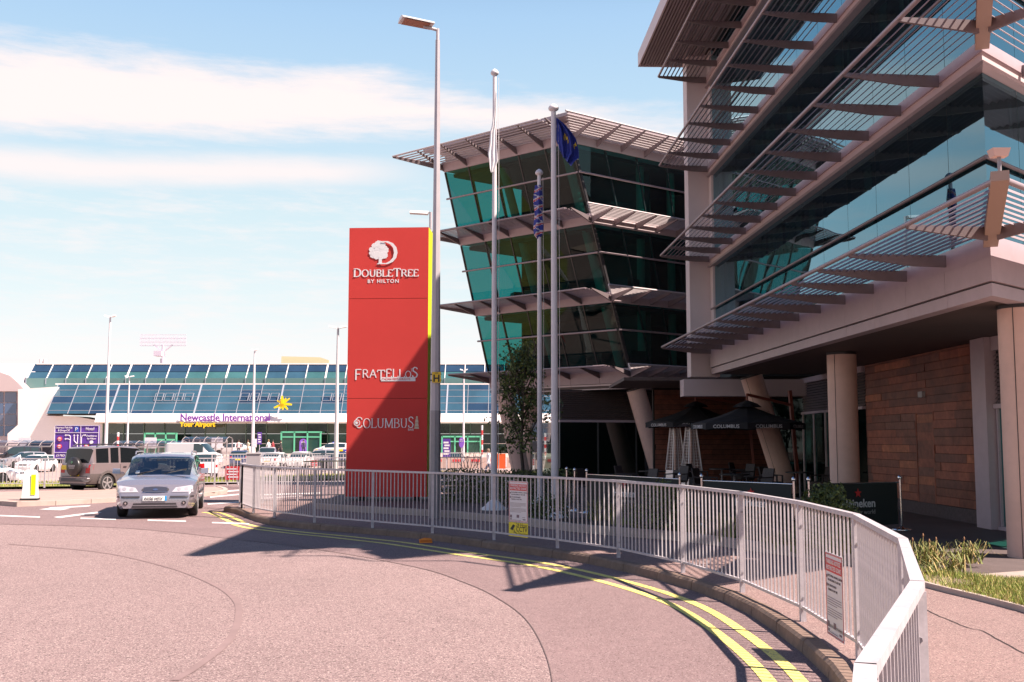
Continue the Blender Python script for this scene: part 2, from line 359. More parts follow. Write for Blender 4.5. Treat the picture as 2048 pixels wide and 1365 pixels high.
# planting bed kerb and soil (right of the footway, curving round behind the sign)
bed_px = [(631, 1019), (745, 1027), (870, 1034), (1000, 1046), (1160, 1066), (1360, 1083), (1500, 1102), (1714, 1133)]
bed = [G(x, y, .12) for x, y in bed_px] + [G(1838, 1170, .12) + Vector((-.02, .35, 0))]
bedc = catmull(bed, 6)
bn = normals2(bedc); BIN = -1 if (Vector((5, 20, 0)) - bedc[24]).dot(bn[24]) < 0 else 1
bs = resample(bedc, .6); bsn = normals2(bs)
bk = struct('bed_edging', ribbon(bedc, 0, .1 * BIN, .121), kerb_l)
for i in range(len(bs) - 1):
    a, b = bs[i], bs[i + 1]; na, nb = bsn[i] * BIN, bsn[i + 1] * BIN; d = (b - a).normalized() * .004; a = a + d; b = b - d
    P = [a, b, b + nb * .1, a + na * .1]; h = Vector((0, 0, .14 + random.uniform(-.004, .004)))
    mk('edging_block', MB().hexa(P + [p + h for p in P]), kerb_l, bk)
soil_m = mat('soil', (.075, .05, .04), .95, noise=[(4, .4)], bump=(20, .8, .05))
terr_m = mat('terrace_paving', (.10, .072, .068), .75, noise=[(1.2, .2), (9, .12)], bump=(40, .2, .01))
# terrace behind the sign and under the building
ter = [p + n * BIN * .1 for p, n in zip(bedc, bn)]
back = [Vector((-3.5, 27, 0)), Vector((-3.8, 25.6, 0))]
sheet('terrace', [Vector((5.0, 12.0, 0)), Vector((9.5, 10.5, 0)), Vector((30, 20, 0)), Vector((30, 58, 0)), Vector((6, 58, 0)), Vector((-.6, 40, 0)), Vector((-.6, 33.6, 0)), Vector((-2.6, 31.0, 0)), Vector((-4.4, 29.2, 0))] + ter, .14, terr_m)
# soil strip along the edging (from under the hedge to the near end)
sl = [p for p in ter if p.x > .2]
widths = []
so = []
for i, p in enumerate(sl):
    t = i / (len(sl) - 1); so.append(p + Vector((.75, .8, 0)).normalized() * (1.7 + .5 * sin(t * 3)))
sheet('planting_soil', sl + list(reversed(so)), .19, soil_m)
# sunlit entrance path
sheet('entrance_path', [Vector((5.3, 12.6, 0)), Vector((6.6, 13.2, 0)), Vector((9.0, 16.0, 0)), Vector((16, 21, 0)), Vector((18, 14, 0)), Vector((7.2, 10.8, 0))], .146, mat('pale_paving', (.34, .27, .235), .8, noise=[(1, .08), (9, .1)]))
sheet('door_mat', [G(1962, 1088, .15), G(2035, 1079, .15), G(2075, 1087, .15), G(2000, 1094, .15)], .152, mat('green_mat', (.03, .07, .05), .95, noise=(30, .3)))
# grass verge by the near footway
gr_poly = [G(1838, 1170, .12), G(1905, 1188, .12), G(1960, 1201, .12), G(2048, 1224, .12), G(2250, 1290, .12), Vector((7.6, 10.5, 0)), Vector((6.6, 11.6, 0)), Vector((5.3, 12.5, 0)), Vector((4.75, 12.8, 0))]
sheet('verge_soil', gr_poly, .15, mat('verge_earth', (.26, .19, .13), .95, noise=[(2, .3), (12, .3)]))
edge = [G(x, y, .12) for x, y in ((1838, 1170), (1905, 1187), (1960, 1200), (2048, 1223), (2250, 1290))]
mb = MB()
for i in range(4): mb.beam(edge[i] + Vector((0, 0, .02)), edge[i + 1] + Vector((0, 0, .02)), .05, .06)
struct('verge_edging', mb, kerb_l)
# far side: traffic island with kerb, verge and forecourt
isl = [G(x, y, 0) for x, y in ((-420, 1000), (0, 1012), (45, 1014), (235, 1005), (430, 992), (455, 985), (440, 980), (235, 984), (40, 990), (0, 991), (-420, 985))]
sheet('traffic_island', isl, .11, mat('island_paving', (.36, .25, .215), .9, noise=[(2, .1), (30, .15)]))
ik = resample(catmull(isl[:7], 6), 1.0); ikr = struct('island_kerb', ribbon(ik, 0, -.02, .004), kerb_l)
for i in range(len(ik) - 1):
    a, b = ik[i], ik[i + 1]; n = (b - a).cross(Vector((0, 0, 1))).normalized(); d = (b - a).normalized() * .008
    P = [a + d - n * .14, b - d - n * .14, b - d, a + d]; mk('kerb_stone', MB().hexa(P + [p + Vector((0, 0, .125)) for p in P]), kerb_l, ikr)
verge = [Vector(p) for p in ((-60, 33, 0), (-22, 36.3, 0), (-15, 38.5, 0), (-9, 44, 0), (-3.0, 52, 0), (-3, 56, 0), (-11, 50, 0), (-16, 43.5, 0), (-22, 40, 0), (-60, 38, 0))]
grass_m = mat('grass_ground', (.20, .19, .05), .95, noise=[(1, .3), (14, .3)])
sheet('grass_verge', verge, .09, grass_m)
def yv(x):
    for (xa, ya), (xb, yb) in zip(VB[:-1], VB[1:]):
        if x <= xb: return ya + (yb - ya) * max(0, (x - xa)) / (xb - xa)
    return VB[-1][1]
def sm(t): t = max(0, min(1, t)); return t * t * (3 - 2 * t)
def zc(x, y): return -.9 * sm((y - yv(x)) / 9) + .95 * sm((y - 88) / 20) + .006
mb = MB(); cols = [-140 + 2.3 * i for i in range(101)]; P = []; NR = 40
for x in cols:
    for r in range(NR + 1): y = yv(x) + (109 - yv(x)) * r / NR; P.append((x, y, zc(x, y)))
mb.add(P, [(i * (NR + 1) + r, (i + 1) * (NR + 1) + r, (i + 1) * (NR + 1) + r + 1, i * (NR + 1) + r + 1) for i in range(100) for r in range(NR)], 0, True)
struct('car_park_ground', mb, mat('car_park_tarmac', (.34, .245, .22), .9, noise=[(.2, .12), (3, .08)]))
def GC(px, py):
    r = ray(px, py); Y = 36.
    while Y < 130:
        t = Y / r.y
        if EYE + r.z * t <= zc(r.x * t, Y): break
        Y += .1
    return Vector((r.x * t, Y, zc(r.x * t, Y)))
fp = struct('forecourt', MB().quad((-200, 109, .056), (90, 109, .056), (90, 150, .056), (-200, 150, .056)), mat('forecourt_paving', (.46, .34, .29), .85, noise=(.3, .1)))
# ================================================================== BUILDINGS
class FR:
    def __init__(s, o, ang, lean=0., zr=0., ledge=0.):  # ang: azimuth of run direction (clockwise from +Y); outward normal on side 'sd'
        s.o = Vector((o[0], o[1], 0)); s.d = Vector((sin(ang), cos(ang), 0)); s.n = None; s.lean = lean; s.zr = zr
    mitre = 0
    def p(s, u, o, z):
        if s.mitre and abs(u) < .025: u = -o * s.mitre
        v = s.o + s.d * u + s.n * (o + s.lean * (z - s.zr)); return Vector((v.x, v.y, z))
    def box(s, mb, u0, u1, o0, o1, z0, z1, mi=0):
        return mb.hexa([s.p(u0, o0, z0), s.p(u1, o0, z0), s.p(u1, o1, z0), s.p(u0, o1, z0), s.p(u0, o0, z1), s.p(u1, o0, z1), s.p(u1, o1, z1), s.p(u0, o1, z1)], mi)
CA = (6.12, 13.45)
A = FR(CA, radians(-2.0)); A.n = Vector((-A.d.y, A.d.x, 0))
B = FR(CA, radians(47)); B.n = Vector((B.d.y, -B.d.x, 0))
A.mitre = B.mitre = 1 / tan(radians(24.5))
LEN_A = 16.4; SP = 1.36; NB = 12
blue_glass = glass('facade_glass', (.20, .36, .36), .18, .85, .01, .10, (.50, .84, 1.0))
green_glass = glass('green_glass', (.12, .44, .43), .035, .38, .01, .06, (.8, .95, .9))
rb = thing('office_block', 'multi storey glass office block with louvred sunshades on grey round columns at right', 'building', (6.1, 13.5, .12), world=True)
LV = [4.2, 6.8, 9.4, 12.0]; SOF = 3.55
# fascia panels, two tiers, on A and B
lb_ = 12.0
for F, n, sgn in ((A, NB, 1), (B, 6, 1)):
    for i in range(n):
        u0 = i * SP + (.004 if i else 0.0); u1 = (i + 1) * SP - .004
        mb = MB(); F.box(mb, u0, u1, -.25, 0, SOF + .19, SOF + .50); mk('fascia_panel', mb, panel_m, rb)
        mb = MB(); F.box(mb, u0, u1, -.25, -.03, SOF, SOF + .165); mk('fascia_panel', mb, panel_m, rb)
mb = MB(); A.box(mb, 0, LEN_A, -.24, -.06, SOF + .02, SOF + .49); B.box(mb, 0, 7.9, -.24, -.06, SOF + .02, SOF + .49); mk('fascia_backing', mb, dark_m, rb)
# soffit + floor slabs as a plan polygon
def plan(o, inset=0.):
    a0 = A.p(0, 0, 0); 
    # intersection of the offset A and B lines
    pa = A.p(0, o, 0); pb = B.p(0, o, 0)
    den = A.d.x * B.d.y - A.d.y * B.d.x; w = pb - pa; t = (w.x * B.d.y - w.y * B.d.x) / den
    c = pa + A.d * t; return c
def plan_poly(o, la=LEN_A, lbb=14.):
    c = plan(o); return [c, A.p(la, o, 0), A.p(la, 0, 0) + Vector((22, 0, 0)), Vector((B.p(lbb, o, 0).x + 6, A.p(la, 0, 0).y, 0)), B.p(lbb, o, 0)]
def slab(name, o, z0, z1, m, la=LEN_A, parent=rb, kids=True):
    pts = [Vector((p.x, p.y, z0)) for p in plan_poly(o, la)]; mb = MB().prism(pts, (0, 0, z1 - z0)); return mk(name, mb, m, parent)
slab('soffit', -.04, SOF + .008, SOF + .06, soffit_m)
for z in LV: slab('floor_slab', -.22, z - .12, z + .12, mat('slab', (.12, .10, .10), .8))
# spandrel strips under each canopy (grey band + pale line), glass panes, mullions, rails
curt = mat('curtain', (.10, .13, .13), .9, noise=(5, .2))
for k, z in enumerate(LV):
    z0 = z + .14; z1 = (LV[k + 1] if k < 3 else 14.3) - .235
    for F, n in ((A, NB), (B, 7)):
        mb = MB(); F.box(mb, 0, n * SP, -.16, -.02, z - (.02 if k else .16), z + .14); mk('sill_band', mb, panel_m, rb)
        if k: 
            mb = MB(); F.box(mb, -.0, n * SP, -.20, .02, z - .235, z - .18); mk('head_trim', mb, panel_w if F is B else alu, rb)
            mb = MB(); F.box(mb, 0, n * SP, -.19, -.05, z - .18, z - .02); mk('spandrel', mb, panel_w, rb)
        zm = z0 + (z1 - z0) * .47
        for i in range(n):
            for (a, b) in ((z0, zm), (zm, z1)):
                mb = MB(); mb.quad(F.p(i * SP + .006, -.12, a + .008), F.p((i + 1) * SP - .006, -.12, a + .008), F.p((i + 1) * SP - .006, -.12, b - .008), F.p(i * SP + .006, -.12, b - .008))
                mk('window_pane', mb, blue_glass, rb)
            mb = MB(); F.box(mb, i * SP - .007, i * SP + .007, -.19, -.125, z0, z1); mk('mullion', mb, dark_m, rb)
        mb = MB(); mb.tube(F.p(-.0, -.06, zm), F.p(n * SP, -.06, zm), .028, n=10); mk('handrail', mb, alu_d, rb)
        # interior: curtains standing behind the glass in places, back wall
        mb = MB()
        for i in range(3, n * 3):
            if random.random() < .35: mk('curtain', F.box(MB(), i * SP / 3, (i + .8) * SP / 3, -.42, -.40, z0, z1), curt, rb)
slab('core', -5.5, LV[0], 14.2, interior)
# canopies
def canopy(F, n, z, parent, outl=1.36, nb=10, sp=SP, blade=alu, brk=alu_d, u_start=0, corner=0., drop=.0, lit=False, end_ext=0.):
    cp = mk('sunshade', MB().tube(F.p(u_start - corner, outl - .02, z + .12), F.p(n * sp + end_ext, outl - .02, z + .12), .033, n=8), blade, parent)
    off = parent.name in ROOTS
    def put(nm, mb, m): 
        o = mk(nm, mb, m, cp); return o
    for j in range(nb):
        o = .2 + (outl - .34) * j / (nb - 1)
        cut = o / tan(radians(24.5)) if corner > 2 else o * .3
        zz = z + .10 + .0 * j; mb = MB(); w, t = .017, .012
        u0, u1 = u_start - cut, n * sp + end_ext
        P = []
        for u in (u0, u1):
            for (do, dz) in ((-.040, .034), (-.022, .027), (.016, -.004), (.036, -.034), (.020, -.026), (-.018, .006)): P.append(F.p(u, o + do, zz + dz))
        mb.add(P, [(i, (i + 1) % 6, 6 + (i + 1) % 6, 6 + i) for i in range(6)] + [(5, 4, 3, 2, 1, 0), (6, 7, 8, 9, 10, 11)]); put('blade', mb, blade)
    for u, o_s in [(-.65, .36)] + [(sp * i - .01, -.02) for i in range(1, n + 1)]:
        mb = MB(); P = []
        for du in (-.022, .022):
            P += [F.p(u + du, o_s, z - .075), F.p(u + du, max(.45, o_s + .1), z - .06), F.p(u + du, outl - .03, z + .06), F.p(u + du, outl + .01, z + .085), F.p(u + du, outl - .03, z + .115), F.p(u + du, o_s, z + .09)]
        mb.add(P, [(0, 1, 2, 3, 4, 5), (11, 10, 9, 8, 7, 6)] + [(q, 6 + q, 6 + (q + 1) % 6, (q + 1) % 6) for q in range(6)])
        bo = put('bracket', mb, brk)
        mb = MB()
        for bb in (.06, .2):
            for zz in (-.04, .04): mb.tube(F.p(u - .03, bb, z + zz), F.p(u + .03, bb, z + zz), .012, n=6)
        mk('bolt', mb, galv, bo) if False else None
    return cp
cot = 1 / tan(radians((180 - 49) / 2.0)) 
for z in LV:
    ca = 1.36 * tan(radians((180 - 49) / 2)) if False else 1.36 * cot * 0
for z in LV:
    ext = 1.36 / tan(radians(24.5)) if z < 8 else .4
    canopy(A, NB, z, rb, corner=ext, end_ext=.05)
    canopy(B, 7, z, rb, corner=ext)
    c0 = A.p(0, 0, 0); c1 = plan(1.36); d = (c1 - c0).normalized()
    if z < 8: mk('corner_bracket', MB().beam(c0 + d * .03 + Vector((0, 0, z + .06)), c1 + d * .05 + Vector((0, 0, z + .12)), .17, .20, h1=.10), mat('bronze_bracket', (.40, .27, .21), .5), rb)
# roof slab with deep eave; soffit boards
RZ = 12.8
c = plan(1.9); cr_ = [c, A.p(LEN_A + .9, 1.9, 0), A.p(LEN_A + .9, 0, 0) + Vector((22, 0, 0)), B.p(14, 1.9, 0) + Vector((6, 12, 0)), B.p(14, 1.9, 0)]
# clip the sharp corner to the position the shadow shows
cc = Vector((4.38, 12.55, 0))
cr_ = [cc, A.p(LEN_A + .9, 1.72, 0), A.p(LEN_A + .9, -22, 0), B.p(16, 1.5, 0) + Vector((6, 12, 0)), cc + B.d * 16]
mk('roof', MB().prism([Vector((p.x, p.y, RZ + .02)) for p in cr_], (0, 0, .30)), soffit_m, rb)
mk('roof_wall', MB().prism([Vector((p.x, p.y, 14.25)) for p in plan_poly(-.3)], (0, 0, .2)), panel_w, rb) if False else None
nsl = 20
for j in range(nsl):  # soffit slats parallel to A
    o = .05 + j * (1.66 / nsl)
    u0 = 0.2 - o * .42
    mb = MB(); A.box(mb, u0, LEN_A + .85, o, o + .05, RZ - .05, RZ + .0); mk('soffit_slat', mb, alu, rb)
mb = MB(); mb.beam(A.p(-.9, 1.745, RZ + .17), A.p(LEN_A + .95, 1.745, RZ + .17), .05, .42); mb.beam(A.p(LEN_A + .95, 1.77, RZ + .17), A.p(LEN_A + .95, -2, RZ + .17), .05, .42); mk('roof_edge', mb, panel_w, rb)
# end fin wall
mb = MB(); A.box(mb, LEN_A + .02, LEN_A + .55, -.30, .52, SOF - .06, RZ); mk('end_wall', mb, panel_w, rb)
mb = MB(); A.box(mb, LEN_A - .35, LEN_A + .01, -.28, -.06, LV[0], RZ - .01); mk('end_frame', mb, panel_w, rb)
# columns
def column(x, y, z0, z1, r, lean=(0, 0), parent=rb, m=conc):
    a = Vector((x, y, z0)); b = Vector((x + lean[0], y + lean[1], z1)); o = mk('column', MB().tube(a, b, r, n=40), m, parent)
    mk('column_seam', MB().beam(a + Vector((-r * .72, -r * .715, 0)), b + Vector((-r * .72, -r * .715, 0)), .008, .008), dark_m, o) 
    mk('column_collar', MB().tube(b - (b - a).normalized() * .05, b, r * 1.035, n=40), dark_m, o)
    return o
column(7.0, 14.55, .14, SOF, .30); column(6.95, 22.4, .14, SOF, .30)
ct = D(1505, 751, 30); column(ct.x + 1.0, 30.2, .14, SOF, .31, (-1.0, 0))
# ground floor: timber wall of single planks
TX = 8.75; TY0, TY1 = 19.6, 26.3
backm = mat('timber_backing', (.02, .013, .01), .9)
tw_ = thing('timber_wall', 'brown timber plank wall under the soffit with a hidden door', 'wall', (TX, 23, .14), world=True)
mk('backing', MB().box((TX + .03, TY0, .14), (TX + .2, TY1, SOF)), backm, tw_)
mk('plinth', MB().box((TX - .03, TY0, .14), (TX + .03, TY1 - 1.2, .40)), mat('brick_plinth', (.10, .07, .07), .9, noise=(14, .3)), tw_)
tim = [mat('timber_%s' % nme, c_, .55, noise=[(2.0, .35), (9, .3)]) for nme, c_ in (('red', (.28, .078, .042)), ('brown', (.21, .064, .036)), ('dark', (.16, .052, .033)), ('grey', (.19, .068, .044)), ('amber', (.38, .118, .054)))]
row = .172; z = .41; r_ = 0
while z < SOF - .03:
    y = TY0 + .0; y -= 0; first = True
    while y < TY1 - .05:
        ln = random.uniform(1.0, 2.6) if not first else random.uniform(.3, 1.6); first = False; y1 = min(TY1, y + ln)
        pr = random.uniform(0, .014); z1 = min(z + row - .008, SOF)
        seg = [(y, y1)]
        if .41 <= z < 2.30 and y < 23.1 and y1 > 22.15:   # door leaf break
            seg = [(a, b) for a, b in ((y, 22.13), (23.12, y1)) if b - a > .05]
        for a, b in seg:
            mk('plank', MB().box((TX - .012 - pr, a + .003, z), (TX + .028, b - .003, z1)), random.choices(tim, (4, 5, 3, 2, 1.6))[0], tw_)
        y = y1
    z += row; r_ += 1
dr = mk('door', MB().box((TX - .002, 22.18, .20), (TX + .028, 23.07, 2.28)), tim[1], tw_)
mk('door_frame', MB().box((TX - .02, 22.13, .2), (TX + .0, 22.175, 2.30)).box((TX - .02, 23.075, .2), (TX + .0, 23.12, 2.30)).box((TX - .02, 22.13, 2.285), (TX + .0, 23.12, 2.32)), tim[0], dr)
for k in range(11): mk('door_board', MB().box((TX - .012, 22.19, .22 + k * .186), (TX - .003, 23.06, .39 + k * .186)), random.choice(tim), dr)
tag(mk('wall_light', MB().box((TX - .09, 22.5, 2.62), (TX - .018, 22.74, 2.74)), mat('lamp_body', (.4, .36, .36), .4), None), 'small grey bulkhead light on the timber plank wall above the hidden door', 'light')
# side frames, louvres and glazing either side of the timber wall
mk('wall_end_frame', MB().box((8.45, 19.0, .14), (8.82, 19.58, SOF)), panel_m, rb)
def louvre(x, y0, y1, z0, z1, axis='y'):
    fr = mk('louvre', MB().box((x + .05, y0, z0), (x + .12, y1, z1)), dark_m, rb); zz = z0 + .02
    while zz < z1 - .05:
        mk('slat', MB().hexa([(x, y0, zz), (x + .01, y0, zz), (x + .01, y1, zz), (x, y1, zz), (x + .05, y0, zz + .055), (x + .06, y0, zz + .055), (x + .06, y1, zz + .055), (x + .05, y1, zz + .055)]), alu_d, fr); zz += .075
louvre(8.6, 14.9, 18.98, 2.35, 3.3); mk('transom', MB().box((8.56, 14.9, 2.27), (8.7, 18.98, 2.35)).box((8.56, 14.9, 3.3), (8.7, 18.98, SOF)).box((8.56, 15, .14), (8.7, 18.98, .2)), panel_m, rb)
for k in range(3):
    mk('window_pane', MB().quad((8.64, 15.0 + k * 1.32, .2), (8.64, 16.27 + k * 1.32, .2), (8.64, 16.27 + k * 1.32, 2.27), (8.64, 15.0 + k * 1.32, 2.27)), green_glass, rb)
    mk('window_frame', MB().box((8.6, 16.27 + k * 1.32, .2), (8.68, 16.32 + k * 1.32, 2.27)), panel_m, rb)
louvre(8.7, 26.35, 32.0, 2.55, 3.4); mk('transom', MB().box((8.66, 26.35, 2.48), (8.8, 32.0, 2.55)).box((8.66, 26.35, 3.4), (8.8, 32, SOF)), panel_m, rb)
for k in range(5):
    y0 = 26.4 + k * 1.12; mk('window_pane', MB().quad((8.74, y0, .16), (8.74, y0 + 1.06, .16), (8.74, y0 + 1.06, 2.48), (8.74, y0, 2.48)), green_glass, rb)
    mk('window_frame', MB().box((8.7, y0 + 1.06, .16), (8.78, y0 + 1.12, 2.48)), panel_w if k > 0 else panel_m, rb)
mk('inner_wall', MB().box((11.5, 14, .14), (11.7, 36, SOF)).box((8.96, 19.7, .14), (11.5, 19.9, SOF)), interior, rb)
# recessed link between the two blocks
lk = thing('link_building', 'dark recessed ground floor link between the two glass blocks', 'building', (9, 34, .14), world=True)
mk('beam', MB().box((5.1, 31.6, 3.02), (12, 32.3, 3.52)), panel_w, lk)
mk('side_glazing', MB().quad((7.9, 33.0, .14), (9.0, 32.2, .14), (9.0, 32.2, 3.0), (7.9, 33.0, 3.0)), green_glass, lk)
mk('glazing_bar', MB().box((7.88, 32.95, 2.1), (8.9, 33.05, 2.14)).box((7.88, 32.95, 1.0), (8.9, 33.05, 1.04)), panel_w, lk)
ww = mk('back_wall', MB().box((4.9, 37.0, .14), (14, 37.3, 3.6)), backm, lk)
z = .2
while z < 3.4:
    x = 5.0 + random.uniform(-.8, 0)
    while x < 8.6:
        l_ = random.uniform(1.0, 2.2); mk('plank', MB().box((max(4.95, x), 36.96, z), (min(9, x + l_ - .01), 37.0, z + .16)), random.choice(tim[1:4]), ww); x += l_
    z += .172
mk('ceiling', MB().box((3.4, 32.3, 3.52), (14, 37.3, 3.62)), soffit_m, lk)
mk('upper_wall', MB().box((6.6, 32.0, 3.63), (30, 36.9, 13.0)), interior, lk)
mk('rear_wing', MB().box((9.7, 37.5, .14), (40, 52.0, 15.4)), panel_m, lk)
# ------------------------------------------------------------------ left block with the leaning glass front
lb = thing('leaning_glass_block', 'four storey green glass block with outward leaning front behind the flagpoles', 'building', (4.5, 40, .14), world=True)
LO = (4.45, 40.0); LEAN = .33; ZR = 4.3
AL, AR = radians(-49), radians(52.7)
FL = FR(LO, AL, LEAN, ZR); FL.n = Vector((-FL.d.y, FL.d.x, 0))
FRt = FR(LO, AR); FRt.n = Vector((FRt.d.y, -FRt.d.x, 0))
LL = 7.15; Lz = [4.35, 7.15, 10.0, 12.9]; RL = 7.0
kk_ = FL.n.dot(-FRt.d); ksh = FL.d.dot(-FRt.d)
def t_of(z, o=0.): return (LEAN * (z - ZR) + o) / kk_
def lc(z, o=0.): return ksh * t_of(z, o)             # start of the left front along its run
def rc(z, o=0.): return -t_of(z, o)                  # start of the right front along its run
def wedge(z0, z1, oL, oR, il=0.):  # slab following plan at z0..z1
    P = []
    for z in (z0, z1):
        tL = t_of(z, oL); c = Vector((LO[0], LO[1], z)) - FRt.d * tL + (FRt.n * oR) - FL.d * 0 
        a = FL.p(LL, oL, z); e = FRt.p(RL, oR, z); b = a + FRt.d * (RL + tL); e.z = z; b.z = z
        P += [c, a, b, e]
    return MB().hexa(P)
for k, z in enumerate(Lz):
    mk('floor_slab' if k < 3 else 'roof_slab', wedge(z - .28, z + .05, -.03, -.03), panel_m, lb)
    mk('ceiling', wedge(z - .42, z - .285, -.5, -.5), mat('office_ceiling', (.06, .06, .055), .8), lb)
    for F, L_, st in ((FL, LL, lc), (FRt, RL, rc)):
        mb = MB(); s0, s1 = st(z - .3), st(z + .08)
        mb.hexa([F.p(s0, -.02, z - .30), F.p(L_, -.02, z - .30), F.p(L_, .06, z - .30), F.p(s0, .06, z - .30), F.p(s1, -.02, z + .08), F.p(L_, -.02, z + .08), F.p(L_, .06, z + .08), F.p(s1, .06, z + .08)])
        mk('spandrel_band', mb, panel_m if F is FL else panel_w, lb)
NLB = 5; NRB = 6
def planp(u, v, z): q = Vector((LO[0], LO[1], 0)) + FL.d * u + FRt.d * v; return Vector((q.x, q.y, z))
for k in range(3):
    z0, z1 = Lz[k] + .08, Lz[k + 1] - .30; zm = z0 + (z1 - z0) * .58
    for F, L_, st, n in ((FL, LL, lc, NLB), (FRt, RL, rc, NRB)):
        for (a, b) in ((z0, zm), (zm, z1)):
            for i in range(n):
                def U(z, i_): s = st(z); return s + (L_ - s) * i_ / n
                mk('window_pane', MB().quad(F.p(U(a, i) + .015, 0, a), F.p(U(a, i + 1) - .015, 0, a), F.p(U(b, i + 1) - .015, 0, b), F.p(U(b, i) + .015, 0, b)), green_glass, lb)
        for i in range(n + 1):
            s0, s1 = U(z0, i), U(z1, i); mk('mullion', MB().beam(F.p(s0, -.03, z0), F.p(s1, -.03, z1), .045, .09), dark_m, lb)
        mk('handrail', MB().tube(F.p(st(zm, .12) - .0, .12, zm), F.p(L_ + .1, .12, zm), .04, n=8), alu, lb)
    # end glazing
    for i in range(3):
        a0 = FL.p(LL, 0, z0); a1 = FL.p(LL, 0, z1); d = FRt.d
        mk('window_pane', MB().quad(a0 + d * (1.4 * i + .02), a0 + d * (1.4 * i + 1.38), a1 + d * (1.4 * i + 1.38), a1 + d * (1.4 * i + .02)), green_glass, lb)
        mk('mullion', MB().beam(a0 + d * 1.4 * (i + 1), a1 + d * 1.4 * (i + 1), .05, .05), dark_m, lb)
    # leaning round column and interior core
    for u in (.9, 4.1):
        mk('inner_column', MB().tube(FL.p(u + lc(z0), -.75, z0), FL.p(u + lc(z1), -.75, z1), .17, n=14), mat('inner_column', (.20, .25, .2), .6), lb)
    def pw(u, v, zz): return planp(u, v, zz)
    for (ua, va, ub, vb) in ((LL - .25, 1.5, LL - .25, RL), (.4, RL - .3, LL, RL - .3), (.9, 2.2, LL - 1.3, 2.2), (LL - 1.3, 1.1, LL - 1.3, RL)):
        mk('partition', MB().beam(pw(ua, va, (z0 + z1) / 2), pw(ub, vb, (z0 + z1) / 2), .08, z1 - z0 - .02), interior, lb)
    for v_ in (1.3, 3.0, 4.7, 6.3): mk('inner_column', MB().tube(FRt.p(v_, -.7, z0), FRt.p(v_, -.7, z1), .16, n=14), mat('inner_column', (.20, .25, .2), .6), lb)
    mb = MB()
    for i in range(9):
        u = .6 + i * .7; mb.cbox(FL.p(u, -1.3 - random.random(), z0 + .36), (.9, .6, .7), random.random() * 3)
    mk('office_furniture', mb, black_m, lb, kind='stuff')
# canopies of the left block
def lcanopy(F, st, L_, z, outl, n, m, brk, up=.16, nb=9):
    cp = mk('sunshade', MB().tube(F.p(st(z, outl) , outl, z + up), F.p(L_ + (outl if F is FL else 0), outl, z + up), .035, n=6), m, lb)
    for j in range(nb):
        o = .14 + (outl - .2) * j / (nb - 1); zz = z + .02 + up * o / outl
        mk('blade', MB().beam(F.p(st(z, o), o, zz), F.p(L_ + (o if F is FL else 0), o, zz), .085, .022), m, cp)
    for i in range(n + 1):
        s = st(z) + (L_ - st(z)) * i / n
        P = []
        for du in (-.03, .03): P += [F.p(s + du, .05, z - .22), F.p(s + du, outl - .05, z + up - .05), F.p(s + du, outl, z + up), F.p(s + du, .05, z + .02)]
        mk('bracket', MB().add(P, [(0, 1, 2, 3), (7, 6, 5, 4), (0, 4, 5, 1), (1, 5, 6, 2), (2, 6, 7, 3), (3, 7, 4, 0)]), brk, cp)
sunlit_al = mat('sunlit_louvre', (.60, .52, .52), .45, .1)  # paler copy of the louvre metal, sunlight put into its colour
for k, z in enumerate(Lz):
    up = .16 if k < 3 else .34; ol = 1.2 if k < 3 else 1.4
    lcanopy(FL, lc, LL, z - .05, ol, NLB, sunlit_al if k == 3 else alu, alu_d, up)
    lcanopy(FRt, rc, RL, z - .05, ol, NRB + 2, sunlit_al, alu, up)
    # end return
    P0 = FL.p(LL, 0, z)
    cp = mk('end_sunshade', MB().tube(FL.p(LL + ol, ol, z - .05 + up), FL.p(LL + ol, ol, z - .05 + up) + FRt.d * 5, .03, n=6), alu, lb)
    for j in range(7):
        o = .14 + j * (ol - .2) / 6; q = FL.p(LL + o, o, z - .03 + up * o / ol); mk('blade', MB().beam(q, q + FRt.d * (4), .07, .02), alu, cp)
    mk('bracket', MB().beam(FL.p(LL, 0.05, z - .15), FL.p(LL + ol, ol, z + up - .08), .05, .2, h1=.06), alu_d, cp)
# roof plate sloping above the top canopy
zt = Lz[3]
P = []
for z, oo in ((zt + .50, .55), (zt + .62, .55)):
    c = Vector((LO[0], LO[1], z)) - FRt.d * t_of(zt, oo) + FRt.n * oo; a = FL.p(LL + .6, oo, zt); a.z = z; e = FRt.p(RL, oo, z); b = a + FRt.d * 14; b.z = z + .3; P += [c, a, b, e]
mk('roof', MB().hexa(P), alu, lb)
mk('roof_upstand', wedge(zt + .05, zt + .5, -.2, -.2), panel_w, lb)
# first floor fascia panels & soffit
for F, L_, st, n in ((FL, LL, lambda z: 0., 5), (FRt, RL, lambda z: 0., 8)):
    lean_keep = F.lean; F.lean = 0
    for i in range(n):
        u0, u1 = L_ * i / n + .008, L_ * (i + 1) / n - .008
        mk('fascia_panel', MB().hexa([F.p(u0, -.22, 3.88), F.p(u1, -.22, 3.88), F.p(u1, -.02, 3.88), F.p(u0, -.02, 3.88), F.p(u0, -.22, 4.30), F.p(u1, -.22, 4.30), F.p(u1, .06, 4.30), F.p(u0, .06, 4.30)]), panel_m, lb)
        mk('fascia_panel', MB().hexa([F.p(u0, -.22, 3.66), F.p(u1, -.22, 3.66), F.p(u1, -.06, 3.66), F.p(u0, -.06, 3.66), F.p(u0, -.22, 3.865), F.p(u1, -.22, 3.865), F.p(u1, -.06, 3.865), F.p(u0, -.06, 3.865)]), panel_w if F is FL else panel_m, lb)
    F.lean = lean_keep
mk('soffit', MB().prism([planp(.05, .05, 3.7), planp(LL, .05, 3.7), planp(LL, RL, 3.7), planp(.05, RL, 3.7)], (0, 0, .1)), soffit_m, lb)
